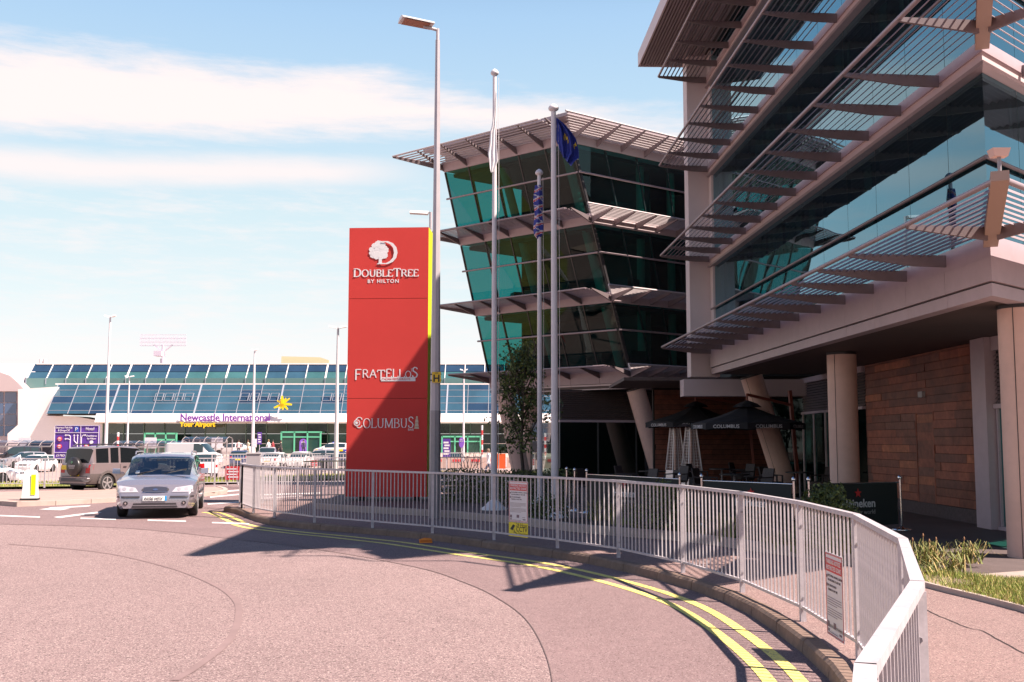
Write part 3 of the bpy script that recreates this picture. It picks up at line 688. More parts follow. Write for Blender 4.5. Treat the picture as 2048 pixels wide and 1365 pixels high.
# leaning columns
for (px, yb, pxt, yt, dY) in ((1325, 955, 1275, 772, 40.9), (1045, 955, 1012, 790, 43.5)):
    b = D(px, yb, dY); a = D(pxt, yt, dY); 
    column(b.x, dY, .14, 3.7, .36, ((a.x - b.x) * 1.12, -.25), lb)
b = D(1066, 950, 44.8); column(b.x, 44.8, .14, 3.7, .38, (-.05, 0), lb); b = D(1357, 900, 42.5); column(b.x, 43, .14, 3.7, .40, (0, 0), lb)
# ground floor glazing, louvre over
g0 = planp(2.6, 1.5, 0); g1 = planp(.9, 1.1, 0)
ga = D(1118, 900, 41.2); gb_ = D(1420, 900, 43.2)
ga = Vector((ga.x, ga.y, 0)); gb_ = Vector((gb_.x, gb_.y, 0)); gd = (gb_ - ga).normalized(); gn = Vector((gd.y, -gd.x, 0))
Lg = (gb_ - ga).length
dg = mat('ground_glass_dark', (.012, .016, .016), .03, spec=1.0)
fr = mk('louvre', MB().beam(ga + gn * -.1 + Vector((0, 0, 3.1)), gb_ + gn * -.1 + Vector((0, 0, 3.1)), .06, 1.15), dark_m, lb)
for k in range(14): 
    q = Vector((0, 0, 2.56 + k * .08)); mk('slat', MB().beam(ga + q - gd * .06, gb_ + q, .10, .025, up=(gn.x * .7, gn.y * .7, .7)), soffit_m, fr)
mk('transom', MB().beam(ga + Vector((0, 0, 2.46)), gb_ + Vector((0, 0, 2.46)), .12, .09), panel_m, lb)
npn = 4
for k in range(npn):
    a = ga + gd * (Lg * k / npn + .03); b = ga + gd * (Lg * (k + 1) / npn - .03)
    mk('window_pane', MB().quad(a + Vector((0, 0, .2)), b + Vector((0, 0, .2)), b + Vector((0, 0, 2.42)), a + Vector((0, 0, 2.42))), glass('shop_glass', (.26, .40, .36), .16, .7), lb)
    mk('window_frame', MB().beam(b + gd * .03 + Vector((0, 0, .14)), b + gd * .03 + Vector((0, 0, 2.42)), .06, .06), dark_m, lb)
mk('back_wall', MB().beam(ga + gd * .5 - gn * 2.2 + Vector((0, 0, 1.9)), gb_ + gd * 2 - gn * 2.2 + Vector((0, 0, 1.9)), .1, 3.6), interior, lb)
mk('side_pane', MB().quad(ga + Vector((0, 0, .2)), ga - gn * 5 + Vector((0, 0, .2)), ga - gn * 5 + Vector((0, 0, 2.42)), ga + Vector((0, 0, 2.42))), glass('shop_glass', (.3, .42, .38)), lb)
# ================================================================== TERMINAL
tr = thing('terminal_building', 'long low airport terminal with sloping blue glass roof and white fascia', 'building', (-30, 141, .05), world=True)
bg_ = [mat('terminal_glass_%s' % n, c, .12, spec=.8, noise=[(.25, .25)]) for n, c in (('navy', (.022, .048, .090)), ('blue', (.035, .085, .125)), ('teal', (.045, .12, .125)))]
terr_w = mat('terminal_white', (.80, .72, .70), .6, noise=(.3, .04)); mull_m = mat('terminal_mullion', (.30, .31, .36), .5)
YT = 140.0
def TD(px, py, Y): return D(px, py, Y)
zb_, zt_ = TD(600, 828, YT).z, TD(600, 769, YT + 3.3).z
zu0, zu1 = TD(600, 757, YT + 5.6).z, TD(600, 729, YT + 7.6).z
x0 = TD(93, 829, YT).x; step = 2.76; ncol = 31
rows = [0, .11, .36, .58, .80, 1.0]
zl_ = lambda t: zb_ + (zt_ - zb_) * t
yl_ = lambda t: YT + 3.3 * t
for i in range(ncol):
    xa, xb = x0 + i * step + .05, x0 + (i + 1) * step - .05
    for r in range(5):
        a, b = rows[r] + .006, rows[r + 1] - .006
        mk('glass_panel', MB().quad((xa, yl_(a), zl_(a)), (xb, yl_(a), zl_(a)), (xb, yl_(b), zl_(b)), (xa, yl_(b), zl_(b))), bg_[1] if random.random() < .8 else bg_[0], tr)
    th = .20 if i % 4 == 3 else .06
    mk('mullion', MB().beam((xa - .05, YT - .03, zb_), (xa - .05, YT + 3.27, zt_), th, .08), mull_m, tr)
for r in range(1, 5): mk('transom', MB().beam((x0, yl_(rows[r]) - .02, zl_(rows[r])), (x0 + ncol * step, yl_(rows[r]) - .02, zl_(rows[r])), .06, .06), mull_m, tr)
mk('roof_backing', MB().hexa([(x0, YT + .1, zb_), (x0 + ncol * step, YT + .1, zb_), (x0 + ncol * step, YT + 9, zb_), (x0, YT + 9, zb_), (x0 + .3, YT + 3.5, zt_ - .05), (x0 + ncol * step, YT + 3.5, zt_ - .05), (x0 + ncol * step, YT + 9, zt_ - .05), (x0 + .3, YT + 9, zt_ - .05)]), interior, tr)
# opening roof windows, groups of four
for gx in (309, 480, 645):
    p = TD(gx, 795, YT + 1.6)
    for k in range(4):
        xx = p.x + k * 1.32
        mk('roof_window', MB().beam((xx, YT + 1.35, p.z - .45), (xx + 1.05, YT + 1.35, p.z - .45), .06, .06).beam((xx + .0, YT + 1.35, p.z - .45), (xx + .2, YT + 1.6, p.z + .55), .05, .05).beam((xx + 1.05, YT + 1.35, p.z - .45), (xx + 1.25, YT + 1.6, p.z + .55), .12, .08).beam((xx + .2, YT + 1.6, p.z + .55), (xx + 1.25, YT + 1.6, p.z + .55), .05, .05), mull_m, tr)
# white edge between the two glass slopes and the vertical strip above
xl = TD(112, 768, 143.4).x; xr = x0 + ncol * step
mk('roof_edge', MB().box((xl, 143.2, zt_ - .06), (xr, 143.7, zt_ + .12)), terr_w, tr)
xu = TD(50, 777, 145).x
mk('clerestory_strip', MB().box((xu, 145.2, zt_ - .6), (xr, 145.6, zu0)), mat('clerestory_glass', (.12, .22, .21), .2), tr)
xs = xu; i = 0
while xs < xr - 2:
    w_ = 2.72
    for (a, b, m_) in ((0, .44, bg_[2] if (i // 2) % 3 else bg_[1]), (.47, 1.0, bg_[0])):
        P = lambda x, t: (x, 145.5 + 2.0 * t, zu0 + (zu1 - zu0) * t)
        mk('glass_panel', MB().quad(P(xs + .05, a), P(xs + w_ - .05, a), P(xs + w_ - .05, b), P(xs + .05, b)), m_, tr)
    mk('mullion', MB().beam((xs, 145.4, zu0), (xs, 147.4, zu1), .2 if i % 5 == 0 else .09, .1), terr_w, tr)
    mk('strip_post', MB().box((xs - .04, 145.1, zt_ + .1), (xs + .04, 145.2, zu0)), mull_m, tr)
    xs += w_; i += 1
mk('roof_cap', MB().box((xu + .4, 147.3, zu1 - .05), (xr, 149, zu1 + .14)), terr_w, tr)
mk('upper_backing', MB().hexa([(xu + .1, 145.7, zt_ - .6), (xr, 145.7, zt_ - .6), (xr, 152, zt_ - .6), (xu + .1, 152, zt_ - .6), (xu + .5, 147.6, zu1 - .1), (xr, 147.6, zu1 - .1), (xr, 152, zu1 - .1), (xu + .5, 152, zu1 - .1)]), interior, tr)
# white sloping end wall
P = [TD(x, y, 141.8) for x, y in ((36, 779), (112, 774), (94, 832), (150, 833), (205, 843), (205, 905), (15, 905), (15, 868), (36, 850))]
mk('end_wall', MB().prism(P, (0, 5, 0)), terr_w, tr)
# fascia
zf0 = TD(600, 845, 139).z
xf = TD(190, 835, 139).x
for k in range(16):
    a, b = xf + k * 5.0, xf + (k + 1) * 5.0 - .03
    mk('fascia_panel', MB().hexa([(a, 138.9, zf0), (b, 138.9, zf0), (b, 140, zf0), (a, 140, zf0), (a, 139.4, zb_ + .02), (b, 139.4, zb_ + .02), (b, 140, zb_ + .02), (a, 140, zb_ + .02)]), terr_w, tr)
mk('canopy_underside', MB().box((xf, 139, zf0 - .12), (xf + 80, 141.6, zf0 - .01)), mat('warm_soffit', (.5, .40, .30), .7), tr)
tint_g = [mat('shopfront_%s' % n, c, .08, spec=.9) for n, c in (('green', (.02, .07, .05)), ('black', (.012, .022, .02)), ('olive', (.05, .06, .04)))]
xs = xf + .2; i = 0
while xs < xf + 78:
    for (z0, z1, ms) in ((.05, 1.3, (0, 0, 1)), (1.34, 2.6, (1, 1, 0)), (2.64, zf0 - .14, (2, 1, 2))):
        mk('window_pane', MB().quad((xs + .05, 141.5, z0), (xs + 2.65, 141.5, z0), (xs + 2.65, 141.5, z1), (xs + .05, 141.5, z1)), tint_g[ms[i % 3]], tr)
    mk('window_frame', MB().box((xs - .05, 141.35, 0), (xs + .05, 141.6, zf0 - .12)), mat('frame_green', (.10, .16, .12), .5), tr)
    xs += 2.7; i += 1
# interior band of lights seen through the glass
gfm = mat('entrance_green', (.12, .50, .30), .4)
def entrance(pxa, pxb, pyt, label, n=3):
    a = TD(pxa, 900, 138.2); b = TD(pxb, pyt, 138.2); z1 = b.z
    e = thing('entrance_lobby', label, 'entrance', ((a.x + b.x) / 2, 139, .05), world=True)
    w = (b.x - a.x) / n
    mb = MB()
    for k in range(n + 1): mb.box((a.x + k * w - .09, 138.2, .05), (a.x + k * w + .09, 138.4, z1))
    mb.box((a.x, 138.2, z1 - .14), (b.x, 138.4, z1 + .05)); mb.box((a.x + .1, 138.22, z1 - .75), (b.x - .1, 138.38, z1 - .60)); mb.box((a.x, 138.4, z1 - .1), (b.x, 141.3, z1 + .03)); mk('frame', mb, gfm, e)
    for k in range(n): mk('door_pane', MB().quad((a.x + k * w + .1, 138.3, .08), (a.x + (k + 1) * w - .1, 138.3, .08), (a.x + (k + 1) * w - .1, 138.3, z1 - .16), (a.x + k * w + .1, 138.3, z1 - .16)), tint_g[k % 2], e)
entrance(562, 641, 864, 'green framed glass entrance lobby nearest the yellow star on the terminal')
entrance(884, 961, 873, 'green framed glass entrance lobby seen right of the red totem')
p = TD(290, 866, 138.3); q = TD(352, 900, 138.3)
e = thing('entrance_lobby', 'green framed glazed box behind the left trolley shelter', 'entrance', (p.x + 2, 139, .05), world=True)
mb = MB(); w = (q.x - p.x) / 3
for k in range(4): mb.box((p.x + k * w - .09, 138.2, .05), (p.x + k * w + .09, 138.4, p.z))
mb.box((p.x, 138.2, p.z - .2), (q.x, 138.4, p.z)); mb.box((p.x, 138.2, p.z - 1.0), (q.x, 138.4, p.z - .8)); mk('frame', mb, gfm, e)
mk('glazing', MB().quad((p.x, 138.35, .1), (q.x, 138.35, .1), (q.x, 138.35, p.z - .1), (p.x, 138.35, p.z - .1)), tint_g[0], e)
# lettering on the fascia
pur = mat('purple_letter', (.17, .04, .30), .5); yel = mat('yellow_letter', (.85, .55, .01), .5)
a = TD(359, 842, 138.6)
text('lettering', 'Newcastle International', 1.27, pur, tr, (a.x, 138.75, a.z), (1, 0, 0), ext=.05, sx=.955, bold=.035)
a = TD(359, 853.5, 138.6)
text('lettering', 'Your Airport', .86, yel, tr, (a.x, 138.75, a.z), (1, 0, 0), ext=.05, sx=.98, bold=.03)
c = TD(565, 808, 138.4); mb = MB()
for k, (an, ln, w_) in enumerate(((95, 1.05, .30), (60, .85, .2), (38, 1.15, .22), (-5, 1.2, .28), (-48, 1.0, .26), (-88, .75, .28), (-120, .8, .2), (205, 1.25, .26), (150, .85, .22), (120, .7, .22))):
    d = Vector((cos(radians(an)), 0, sin(radians(an)))); n = Vector((-d.z, 0, d.x)); y0 = .02 * k
    mb.prism([c + n * .16 + Vector((0, y0, 0)), c + d * ln * .55 + n * w_ * .6 + Vector((0, y0, 0)), c + d * ln + n * w_ * .35 + Vector((0, y0, 0)), c + d * ln - n * w_ * .35 + Vector((0, y0, 0)), c + d * ln * .55 - n * w_ * .5 + Vector((0, y0, 0)), c - n * .16 + Vector((0, y0, 0))], (0, .12, 0))
tag(mk('star_emblem', mb, mat('yellow_emblem', (.85, .60, .0), .5)), 'big yellow star shaped emblem standing above the end of the terminal lettering', 'sign')
# hall at the left and things behind the roof
nh = thing('neighbour_hall', 'pinkish hall with curved roof and glass wall at far left of terminal', 'building', (-70, 143, .05), world=True)
P = [TD(x, y, 143) for x, y in ((-120, 752), (-60, 740), (0, 745), (20, 752), (36, 766), (48, 778), (48, 783), (-120, 783))]
mk('roof', MB().prism(P, (0, 12, 0)), mat('hall_roof', (.50, .40, .40), .6), nh)
for k in range(6):
    for r in range(4):
        a = TD(35 - (k + 1) * 26, 873 - r * 22.5, 143.4); b = TD(35 - k * 26 - 2, 873 - (r + 1) * 22.5 + 1.5, 143.4)
        mk('window_pane', MB().quad((a.x, 143.4, a.z), (b.x, 143.4, a.z), (b.x, 143.4, b.z), (a.x, 143.4, b.z)), mat('hall_glass_%d' % (r % 2), (.10, .12, .19) if r % 2 else (.07, .11, .2), .06, spec=1.), nh)
mk('wall', MB().box((-90, 143.5, 0), (TD(37, 850, 143.5).x, 150, TD(0, 782, 143.5).z)), mat('hall_wall', (.45, .37, .38), .6), nh)
P = [TD(x, y, 155) for x, y in ((-150, 727), (55, 727), (66, 760), (-150, 760))]
tag(mk('white_hall', MB().prism(P, (0, 20, 0)), terr_w), 'white ribbed hall roof rising behind the left end of the terminal', 'building')
tag(mk('roof_vents', MB().tube(TD(82, 728, 150), TD(82, 719, 150), .25, n=8).tube(TD(90, 728, 150), TD(90, 719, 150), .25, n=8).box(tuple(TD(78, 729, 150)), tuple(TD(108, 726, 151))), terr_w), 'pair of white stub vents on the roof at the left end', 'vent')
P = [TD(x, y, 156) for x, y in ((562, 731), (563, 713), (640, 715), (658, 721), (658, 731))]
tag(mk('roof_plant_room', MB().prism(P, (0, 8, 0)), mat('cream_yellow', (.82, .70, .42), .6)), 'pale yellow rooftop plant room behind the terminal roof', 'building')
rd = thing('radar_antenna', 'pale airport radar scanner turning on its mast above the terminal roof', 'radar', tuple(TD(326, 800, 190)), world=True)
pale = mat('radar_pale', (.62, .54, .63), .6)
a = TD(281, 670, 190); b = TD(372, 692, 190)
mb = MB()
for k in range(34): x = a.x + (b.x - a.x) * k / 33; mb.box((x - .03, 189.9, b.z), (x + .03, 190.0, a.z - .25 * k / 33))
for k in range(4): z = b.z + (a.z - b.z) * k / 3; mb.box((a.x, 189.95, z - .04), (b.x, 190.05, z + .04))
mk('antenna_grid', mb, pale, rd)
m_ = TD(326, 690, 190); lo_ = TD(326, 745, 190)
mk('mast', MB().tube(lo_, TD(326, 718, 190), .5, n=10).tube(TD(326, 718, 190), m_, .22, n=8).beam(TD(308, 690, 190), TD(322, 702, 190), .2, .2).beam(TD(345, 690, 190), TD(330, 702, 190), .2, .2), pale, rd)
mk('platform', MB().box(tuple(TD(307, 712, 189)), tuple(TD(330, 704, 191))), pale, rd)
# ================================================================== TOTEM
red_t = mat('totem_red', (.62, .058, .050), .65, spec=.15, noise=[(.6, .05)]); lime = mat('totem_lime', (.62, .70, .03), .5)
red_d = mat('totem_shadow_gap', (.2, .012, .01), .6)
tl = G(691, 1002, .14); 
ta = radians(3); u = Vector((cos(ta), -sin(ta), 0)); v = Vector((sin(ta), cos(ta), 0))
TW = 2.13; zt0 = .24; TO = Vector((tl.x, tl.y, 0))
ztop = D(693, 456, TO.y).z
tt = thing('totem_sign', 'tall red hotel totem sign with lime green side and white lettering', 'sign', (TO.x + TW / 2, TO.y, .14), world=True)
def TP(s, d, z): q = TO + u * s + v * d; return Vector((q.x, q.y, z))
def tbox(s0, s1, d0, d1, z0, z1): return MB().hexa([TP(s0, d0, z0), TP(s1, d0, z0), TP(s1, d1, z0), TP(s0, d1, z0), TP(s0, d0, z1), TP(s1, d0, z1), TP(s1, d1, z1), TP(s0, d1, z1)])
def tz(py): return D(770, py, TO.y - .1).z
seams = [zt0, tz(797), tz(597), ztop]
for a, b in zip(seams[:-1], seams[1:]): mk('face_panel', tbox(0, TW, -.0, .03, a + .006, b - .006), red_t, tt)
mk('body', tbox(.02, TW - .02, .03, .97, zt0 + .02, ztop - .02), red_d, tt)
mk('side_panel', tbox(TW - .02, TW + .0, .032, .98, zt0, ztop), lime, tt); mk('side_panel', tbox(0, .02, .032, .98, zt0, ztop), lime, tt)
mk('back_panel', tbox(0, TW, .981, 1.01, zt0, ztop), red_t, tt)
for s in (.3, TW - .4): mk('foot', tbox(s, s + .14, .15, .5, .12, zt0 + .03), black_m, tt)
wl = mat('totem_white_print', (.80, .76, .76), .5)
def tpx(px, py): # photo pixel on the totem face -> (s, z)
    r = ray(px, py); o = Vector((0, 0, EYE)); n = -v; t = (TO - o).dot(v) / r.dot(v); q = o + r * t; return (q - TO).dot(u), q.z
GL = { 'D': (.78, [[(.12, 0), (.12, 1)], [(.12, 1), (.35, 1), (.58, .9), (.68, .7), (.7, .5), (.68, .3), (.58, .1), (.35, 0), (.12, 0)]], [(.12, 0), (.12, 1)]),
 'O': (.86, [[(.43 + .36 * cos(i * pi / 10), .5 + .52 * sin(i * pi / 10)) for i in range(21)]], []),
 'U': (.8, [[(.15, 1), (.15, .3), (.25, .06), (.42, 0), (.58, .06), (.66, .3), (.66, 1)]], [(.15, 1), (.66, 1)]),
 'B': (.68, [[(.12, 0), (.12, 1)], [(.12, 1), (.4, 1), (.54, .88), (.54, .66), (.4, .54), (.12, .54)], [(.4, .54), (.58, .42), (.6, .15), (.42, 0), (.12, 0)]], [(.12, 0), (.12, 1)]),
 'L': (.62, [[(.12, 1), (.12, 0)], [(.12, .01), (.58, .01), (.6, .2)]], [(.12, 0), (.12, 1)]),
 'E': (.64, [[(.12, 0), (.12, 1)], [(.12, .99), (.54, .99), (.56, .82)], [(.12, .52), (.45, .52)], [(.12, .01), (.58, .01), (.6, .2)]], [(.12, 0), (.12, 1)]),
 'T': (.74, [[(.37, 0), (.37, 1)], [(.04, .8), (.05, .99), (.69, .99), (.7, .8)]], [(.37, 0)]),
 'R': (.74, [[(.12, 0), (.12, 1)], [(.12, 1), (.4, 1), (.55, .88), (.55, .62), (.4, .5), (.12, .5)], [(.34, .5), (.68, 0)]], [(.12, 0), (.12, 1), (.68, 0)]),
 'C': (.78, [[(.7, .78), (.66, .92), (.5, 1.01), (.36, 1.0), (.16, .82), (.1, .5), (.16, .18), (.36, 0), (.52, -.01), (.68, .12), (.72, .22)]], []),
 'M': (1.0, [[(.14, 0), (.16, 1)], [(.16, 1), (.5, .05)], [(.5, .05), (.82, 1)], [(.84, 1), (.86, 0)]], [(.14, 0), (.86, 0), (.16, 1), (.84, 1)]),
 'S': (.6, [[(.5, .82), (.4, .97), (.25, 1), (.12, .86), (.14, .66), (.4, .45), (.5, .28), (.42, .06), (.26, 0), (.12, .06), (.08, .22)]], []),
 'A': (.8, [[(.06, 0), (.4, 1)], [(.4, 1), (.74, 0)], [(.18, .35), (.62, .35)]], [(.06, 0), (.74, 0)]),
 'F': (.6, [[(.12, 0), (.12, 1)], [(.12, .99), (.56, .99)], [(.12, .55), (.46, .55)]], [(.12, 0)]) }
def glyphs(name, s, x, z, h, thick, thin, serif, m, spacing=.04, zfun=None, widths=1., heights=None, parent=tt):
    """letters drawn as strokes on the totem face; x, z are face coordinates"""
    mb = MB(); dpt = -.004; cnt = 0
    for i, ch in enumerate(s):
        if ch == ' ': x += h * .3; continue
        hh = h * (heights[i] if heights else 1.); w, strokes, ser = GL[ch]; bz = z + (zfun(i) if zfun else 0)
        def q(pt, y): return TP(x + pt[0] * hh * widths, y, bz + pt[1] * hh)
        for st in strokes:
            y = dpt - .0006 * (cnt % 7); cnt += 1; n = len(st); L_, R_ = [], []
            for k in range(n):
                a = Vector(st[max(0, k - 1)]); b = Vector(st[min(n - 1, k + 1)]); d = (b - a).normalized(); t = (thin + (thick - thin) * abs(d.y)) / 2 * hh / h
                nn = Vector((-d.y, d.x)) * t / hh; p = Vector(st[k]); L_.append(p + nn); R_.append(p - nn)
            for k in range(n - 1): mb.prism([q(R_[k], y), q(R_[k + 1], y), q(L_[k + 1], y), q(L_[k], y)], -v * .004)
        if serif:
            for (sx_, sy_) in ser:
                y = dpt - .0006 * (cnt % 7) - .005; cnt += 1; zz = sy_ if sy_ > .5 else sy_
                mb.prism([q((sx_ - .11, zz - .022), y), q((sx_ + .11, zz - .022), y), q((sx_ + .11, zz + .022), y), q((sx_ - .11, zz + .022), y)], -v * .004)
        x += (w * widths + spacing) * hh
    mk(name, mb, m, parent); return x
def fitglyphs(name, s, pxa, pxb, pyb, pyt, thick, thin, serif, m, **kw):
    a, za = tpx(pxa, pyb); b, _ = tpx(pxb, pyb); _, zb2 = tpx(pxa, pyt); h = zb2 - za; sp = kw.get('spacing', .04)
    hs = kw.get('heights') or [1] * len(s); tot = sum((GL[c][0] + sp) * k if c != ' ' else .3 for c, k in zip(s, hs)) * h
    kw['widths'] = (b - a) / tot if True else 1
    sw = sum(GL[c][0] * k for c, k in zip(s, hs) if c != ' ') * h; kw['widths'] = ((b - a) - sum(sp * k for k in hs) * h) / sw
    glyphs(name, s, a, za, h, thick, thin, serif, m, **kw)
fitglyphs('hotel_lettering', 'DOUBLETREE', 707, 838, 554, 540.5, .030, .014, True, wl, heights=[1.18, 1, 1, 1, 1, 1, 1.18, 1, 1, 1])
a, z_ = tpx(735, 566.5); b, _ = tpx(811, 566)
text('hotel_lettering', 'BY HILTON', .135, wl, tt, TP(a, -.004, z_), u, ext=.003, spacing=1.25, bold=.003, sx=1.02)
fitglyphs('restaurant_lettering', 'FRATELLOS', 709, 838, 756, 739, .026, .020, False, wl, heights=[1.25, .95, .95, 1.15, 1, 1.02, 1.0, .75, 1.2], zfun=lambda i: -.06 if i in (0, 3) else 0)
a, z_ = tpx(824, 744); mk('apostrophe', MB().beam(TP(a, -.006, z_), TP(a - .02, -.006, z_ + .09), .02, .008), wl, tt)
a, z0_ = tpx(762, 763); b, z1_ = tpx(831, 754); mk('restaurant_band', MB().prism([TP(a, -.004, z0_), TP(b, -.004, z0_), TP(b, -.004, z1_ - .01), TP(a, -.004, z1_ - .01)], -v * .003), wl, tt)
text('restaurant_lettering', 'ITALIAN RESTAURANTE', .075, red_t, tt, TP(a + .02, -.009, z0_ + .03), u, ext=.001, sx=.95)
fitglyphs('bar_lettering', 'COLUMBUS', 709, 829, 856, 838, .024, .012, True, wl, heights=[1.15, 1, 1, 1, 1, 1, 1, 1.2], spacing=.02)
a, z_ = tpx(816, 862); text('bar_lettering', 'BAR', .085, wl, tt, TP(a, -.004, z_), u, ext=.002)
cs, cz = tpx(714, 846); mb = MB()
for k in range(16):
    t0, t1 = 2 * pi * k / 16, 2 * pi * (k + 1) / 16
    mb.prism([TP(cs + r * cos(t), -.010, cz + r * sin(t)) for r, t in ((.085, t0), (.085, t1), (.065, t1), (.065, t0))], -v * .003)
mb.prism([TP(cs - .05, -.010, cz - .01), TP(cs + .0, -.010, cz - .045), TP(cs + .04, -.010, cz + .0), TP(cs + .0, -.010, cz + .04)], -v * .003)
mk('globe_emblem', mb, wl, tt)
cs, cz = tpx(834, 858); mb = MB()
for (w_, z0, z1) in ((.075, 0, .05), (.06, .06, .15), (.05, .16, .25), (.03, .26, .33)):
    mb.prism([TP(cs - w_, -.006, cz + z0), TP(cs + w_ * .8, -.006, cz + z0), TP(cs + w_ * .5, -.006, cz + z1), TP(cs - w_ * .8, -.006, cz + z1)], -v * .003)
mk('ship_emblem', mb, mat('cream_print', (.62, .50, .36), .5), tt)
# tree and D emblem
cs, cz = tpx(761, 506); mb = MB(); R0 = .20
blobs = [(0, 0, .2), (-.17, .02, .12), (.15, .04, .13), (-.1, .14, .12), (.07, .17, .12), (-.03, .21, .1), (-.2, -.09, .09), (.16, -.1, .1), (-.08, -.11, .11), (.05, -.12, .1), (-.25, .06, .07), (-.17, .16, .07), (-.27, -.04, .05)]
for k, (bx, bz, r) in enumerate(blobs):
    bx, r = bx * .86 - .03, r * .9
    pts = []
    for j in range(18): t = 2 * pi * j / 18; rr = r * (1 + (.10 if j % 2 else -.06)); pts.append(TP(cs + bx + rr * cos(t), -.004 - .0007 * k, cz + bz + .03 + rr * sin(t)))
    mb.prism(pts, -v * .002)
mb.prism([TP(cs - .035, -.014, cz - .1), TP(cs - .045, -.014, cz - .27), TP(cs - .10, -.014, cz - .31), TP(cs + .10, -.014, cz - .31), TP(cs + .045, -.014, cz - .27), TP(cs + .035, -.014, cz - .1)], -v * .002)
D1 = [(.02, .31), (.2, .31), (.34, .25), (.43, .14), (.46, 0), (.43, -.14), (.34, -.25), (.2, -.31), (-.02, -.31)]
D0 = [(.02, .28), (.14, .28), (.26, .225), (.34, .13), (.365, 0), (.34, -.13), (.26, -.225), (.16, -.28), (-.02, -.28)]
for k in range(8): mb.prism([TP(cs + q[0], -.018, cz + q[1]) for q in (D1[k], D0[k], D0[k + 1], D1[k + 1])], -v * .003)
mk('tree_emblem', mb, wl, tt)
# ================================================================== LAMP POSTS, FLAGPOLES
def big_lamp(base, top, r0, r1, name_label):
    t = thing('lamp_post', name_label, 'lamp post', tuple(base)); h = top.z - base.z; tx = top.x - base.x; ty = top.y - base.y; tx = 0; ty = 0
    mk('base_section', MB().tube((0, 0, 0), (0, 0, 2.2), r0, r0 * .97, n=8, smooth=False), galv_d, t)
    mk('pole', MB().tube((0, 0, 2.2), (tx, ty, h - .25), r0 * .93, r1, n=8, smooth=False), mat('lamp_pole', (.46, .41, .43), .5, .15, noise=(2, .1)), t)
    mk('bracket_arm', MB().tube((tx, ty, h - .28), (tx, ty, h), .035, n=8).tube((tx, ty, h - .03), (tx - .3, ty - .06, h + .03), .035, n=8), galv, t)
    P = []
    d = Vector((-.94, -.34, 0)); s = Vector((-d.y, d.x, 0)); o = Vector((tx, ty, h + .03)) + d * .10
    for z, k in ((0, 1), (.025, 1), (.08, .45)):
        P += [o + d * .02 + s * .20 * k + Vector((0, 0, z)), o + d * .72 + s * .21 * k + Vector((0, 0, z + .05)), o + d * .72 - s * .21 * k + Vector((0, 0, z + .05)), o + d * .02 - s * .20 * k + Vector((0, 0, z))]
    hd = mk('lamp_head', MB().add(P, [(0, 1, 5, 4), (1, 2, 6, 5), (2, 3, 7, 6), (3, 0, 4, 7), (4, 5, 9, 8), (5, 6, 10, 9), (6, 7, 11, 10), (7, 4, 8, 11), (8, 9, 10, 11), (3, 2, 1, 0)]), white_m, t)
    w = Vector((0, 0, -.006)); mk('lens', MB().quad(o + d * .10 + s * .17 + w, o + d * .66 + s * .18 + w + Vector((0, 0, .035)), o + d * .66 - s * .18 + w + Vector((0, 0, .035)), o + d * .10 - s * .17 + w), mat('lamp_lens', (.36, .17, .11), .25), hd)
    return t
b = G(869, 1037, .12); big_lamp(b, D(880, 58, b.y), .115, .047, 'tall octagonal steel lamp post right in front of the totem, standing behind the railing')
hp = D(873, 755, b.y - .14)
hs = thing('hydrant_sign', 'small yellow hydrant sign with black H strapped to the tall lamp post', 'sign', (hp.x, hp.y, hp.z))
mk('plate', MB().box((-.09, 0, -.11), (.09, .012, .11)), mat('hydrant_yellow', (.80, .50, .02), .4), hs)
text('lettering', 'H', .20, black_m, hs, (-.073, -.002, -.088), (1, 0, 0), ext=.001, bold=.006)
text('lettering', '100', .045, black_m, hs, (-.035, -.002, .068), (1, 0, 0), ext=.001)
mk('strap', MB().box((-.13, .01, .05), (.1, .03, .075)).box((-.13, .01, -.075), (.1, .03, -.05)), dark_m, hs)
b2 = Vector((D(858, 900, 36).x, 36, .1)); q = D(858, 425, 36)
t = thing('lamp_post', 'lamp post whose flat head shows above the right top of the totem', 'lamp post', tuple(b2))
mk('pole', MB().tube((0, 0, 0), (0, 0, q.z - .1), .09, .05, n=8), galv, t); mk('lamp_head', MB().hexa([(-.1, -.14, q.z - .18), (-.1, .14, q.z - .18), (-.72, .16, q.z - .14), (-.72, -.16, q.z - .14), (-.05, -.1, q.z - .08), (-.05, .1, q.z - .08), (-.68, .12, q.z - .07), (-.68, -.12, q.z - .07)]), white_m, t)
def flagpole(px, py, ptop, r0, r1, label, basew=.5):
    b = G(px, py, .14); top = D(px, ptop, b.y); t = thing('flagpole', label, 'flagpole', tuple(b), group='white flagpoles'); h = top.z - b.z
    mk('pole', MB().tube((0, 0, .1), (0, 0, h - .14), r0, r1, n=16), white_pole, t)
    mk('base_plate', MB().lathe((0, 0, 0), [(basew * .62, 0), (basew * .62, .03), (basew * .45, .08), (basew * .3, .16), (r0 * 1.1, .22)], 18), white_m, t)
    mk('finial', MB().lathe((0, 0, h - .15), [(r1 * .9, 0), (r1 * 2, .04), (r1 * 2.2, .08), (r1 * 1.6, .13), (r1 * .4, .17)], 12), white_pole, t)
    mk('halyard', MB().path([(r0 + .02, -.03, 1.0), (r0 + .03, -.03, h * .6), (r0 + .02, -.02, h - .2)], .005, 4), white_m, t)
    return t, b, h
f1, fb1, fh1 = flagpole(988, 1020, 140, .075, .045, 'leftmost and tallest white flagpole, flying the furled white flag')
f3, fb3, fh3 = flagpole(1080, 1013, 340, .070, .045, 'shortest white flagpole in the middle, with the red white and blue flag', .5)
f2, fb2, fh2 = flagpole(1110, 1035, 210, .080, .052, 'rightmost white flagpole, flying the dark blue flag with yellow stars')
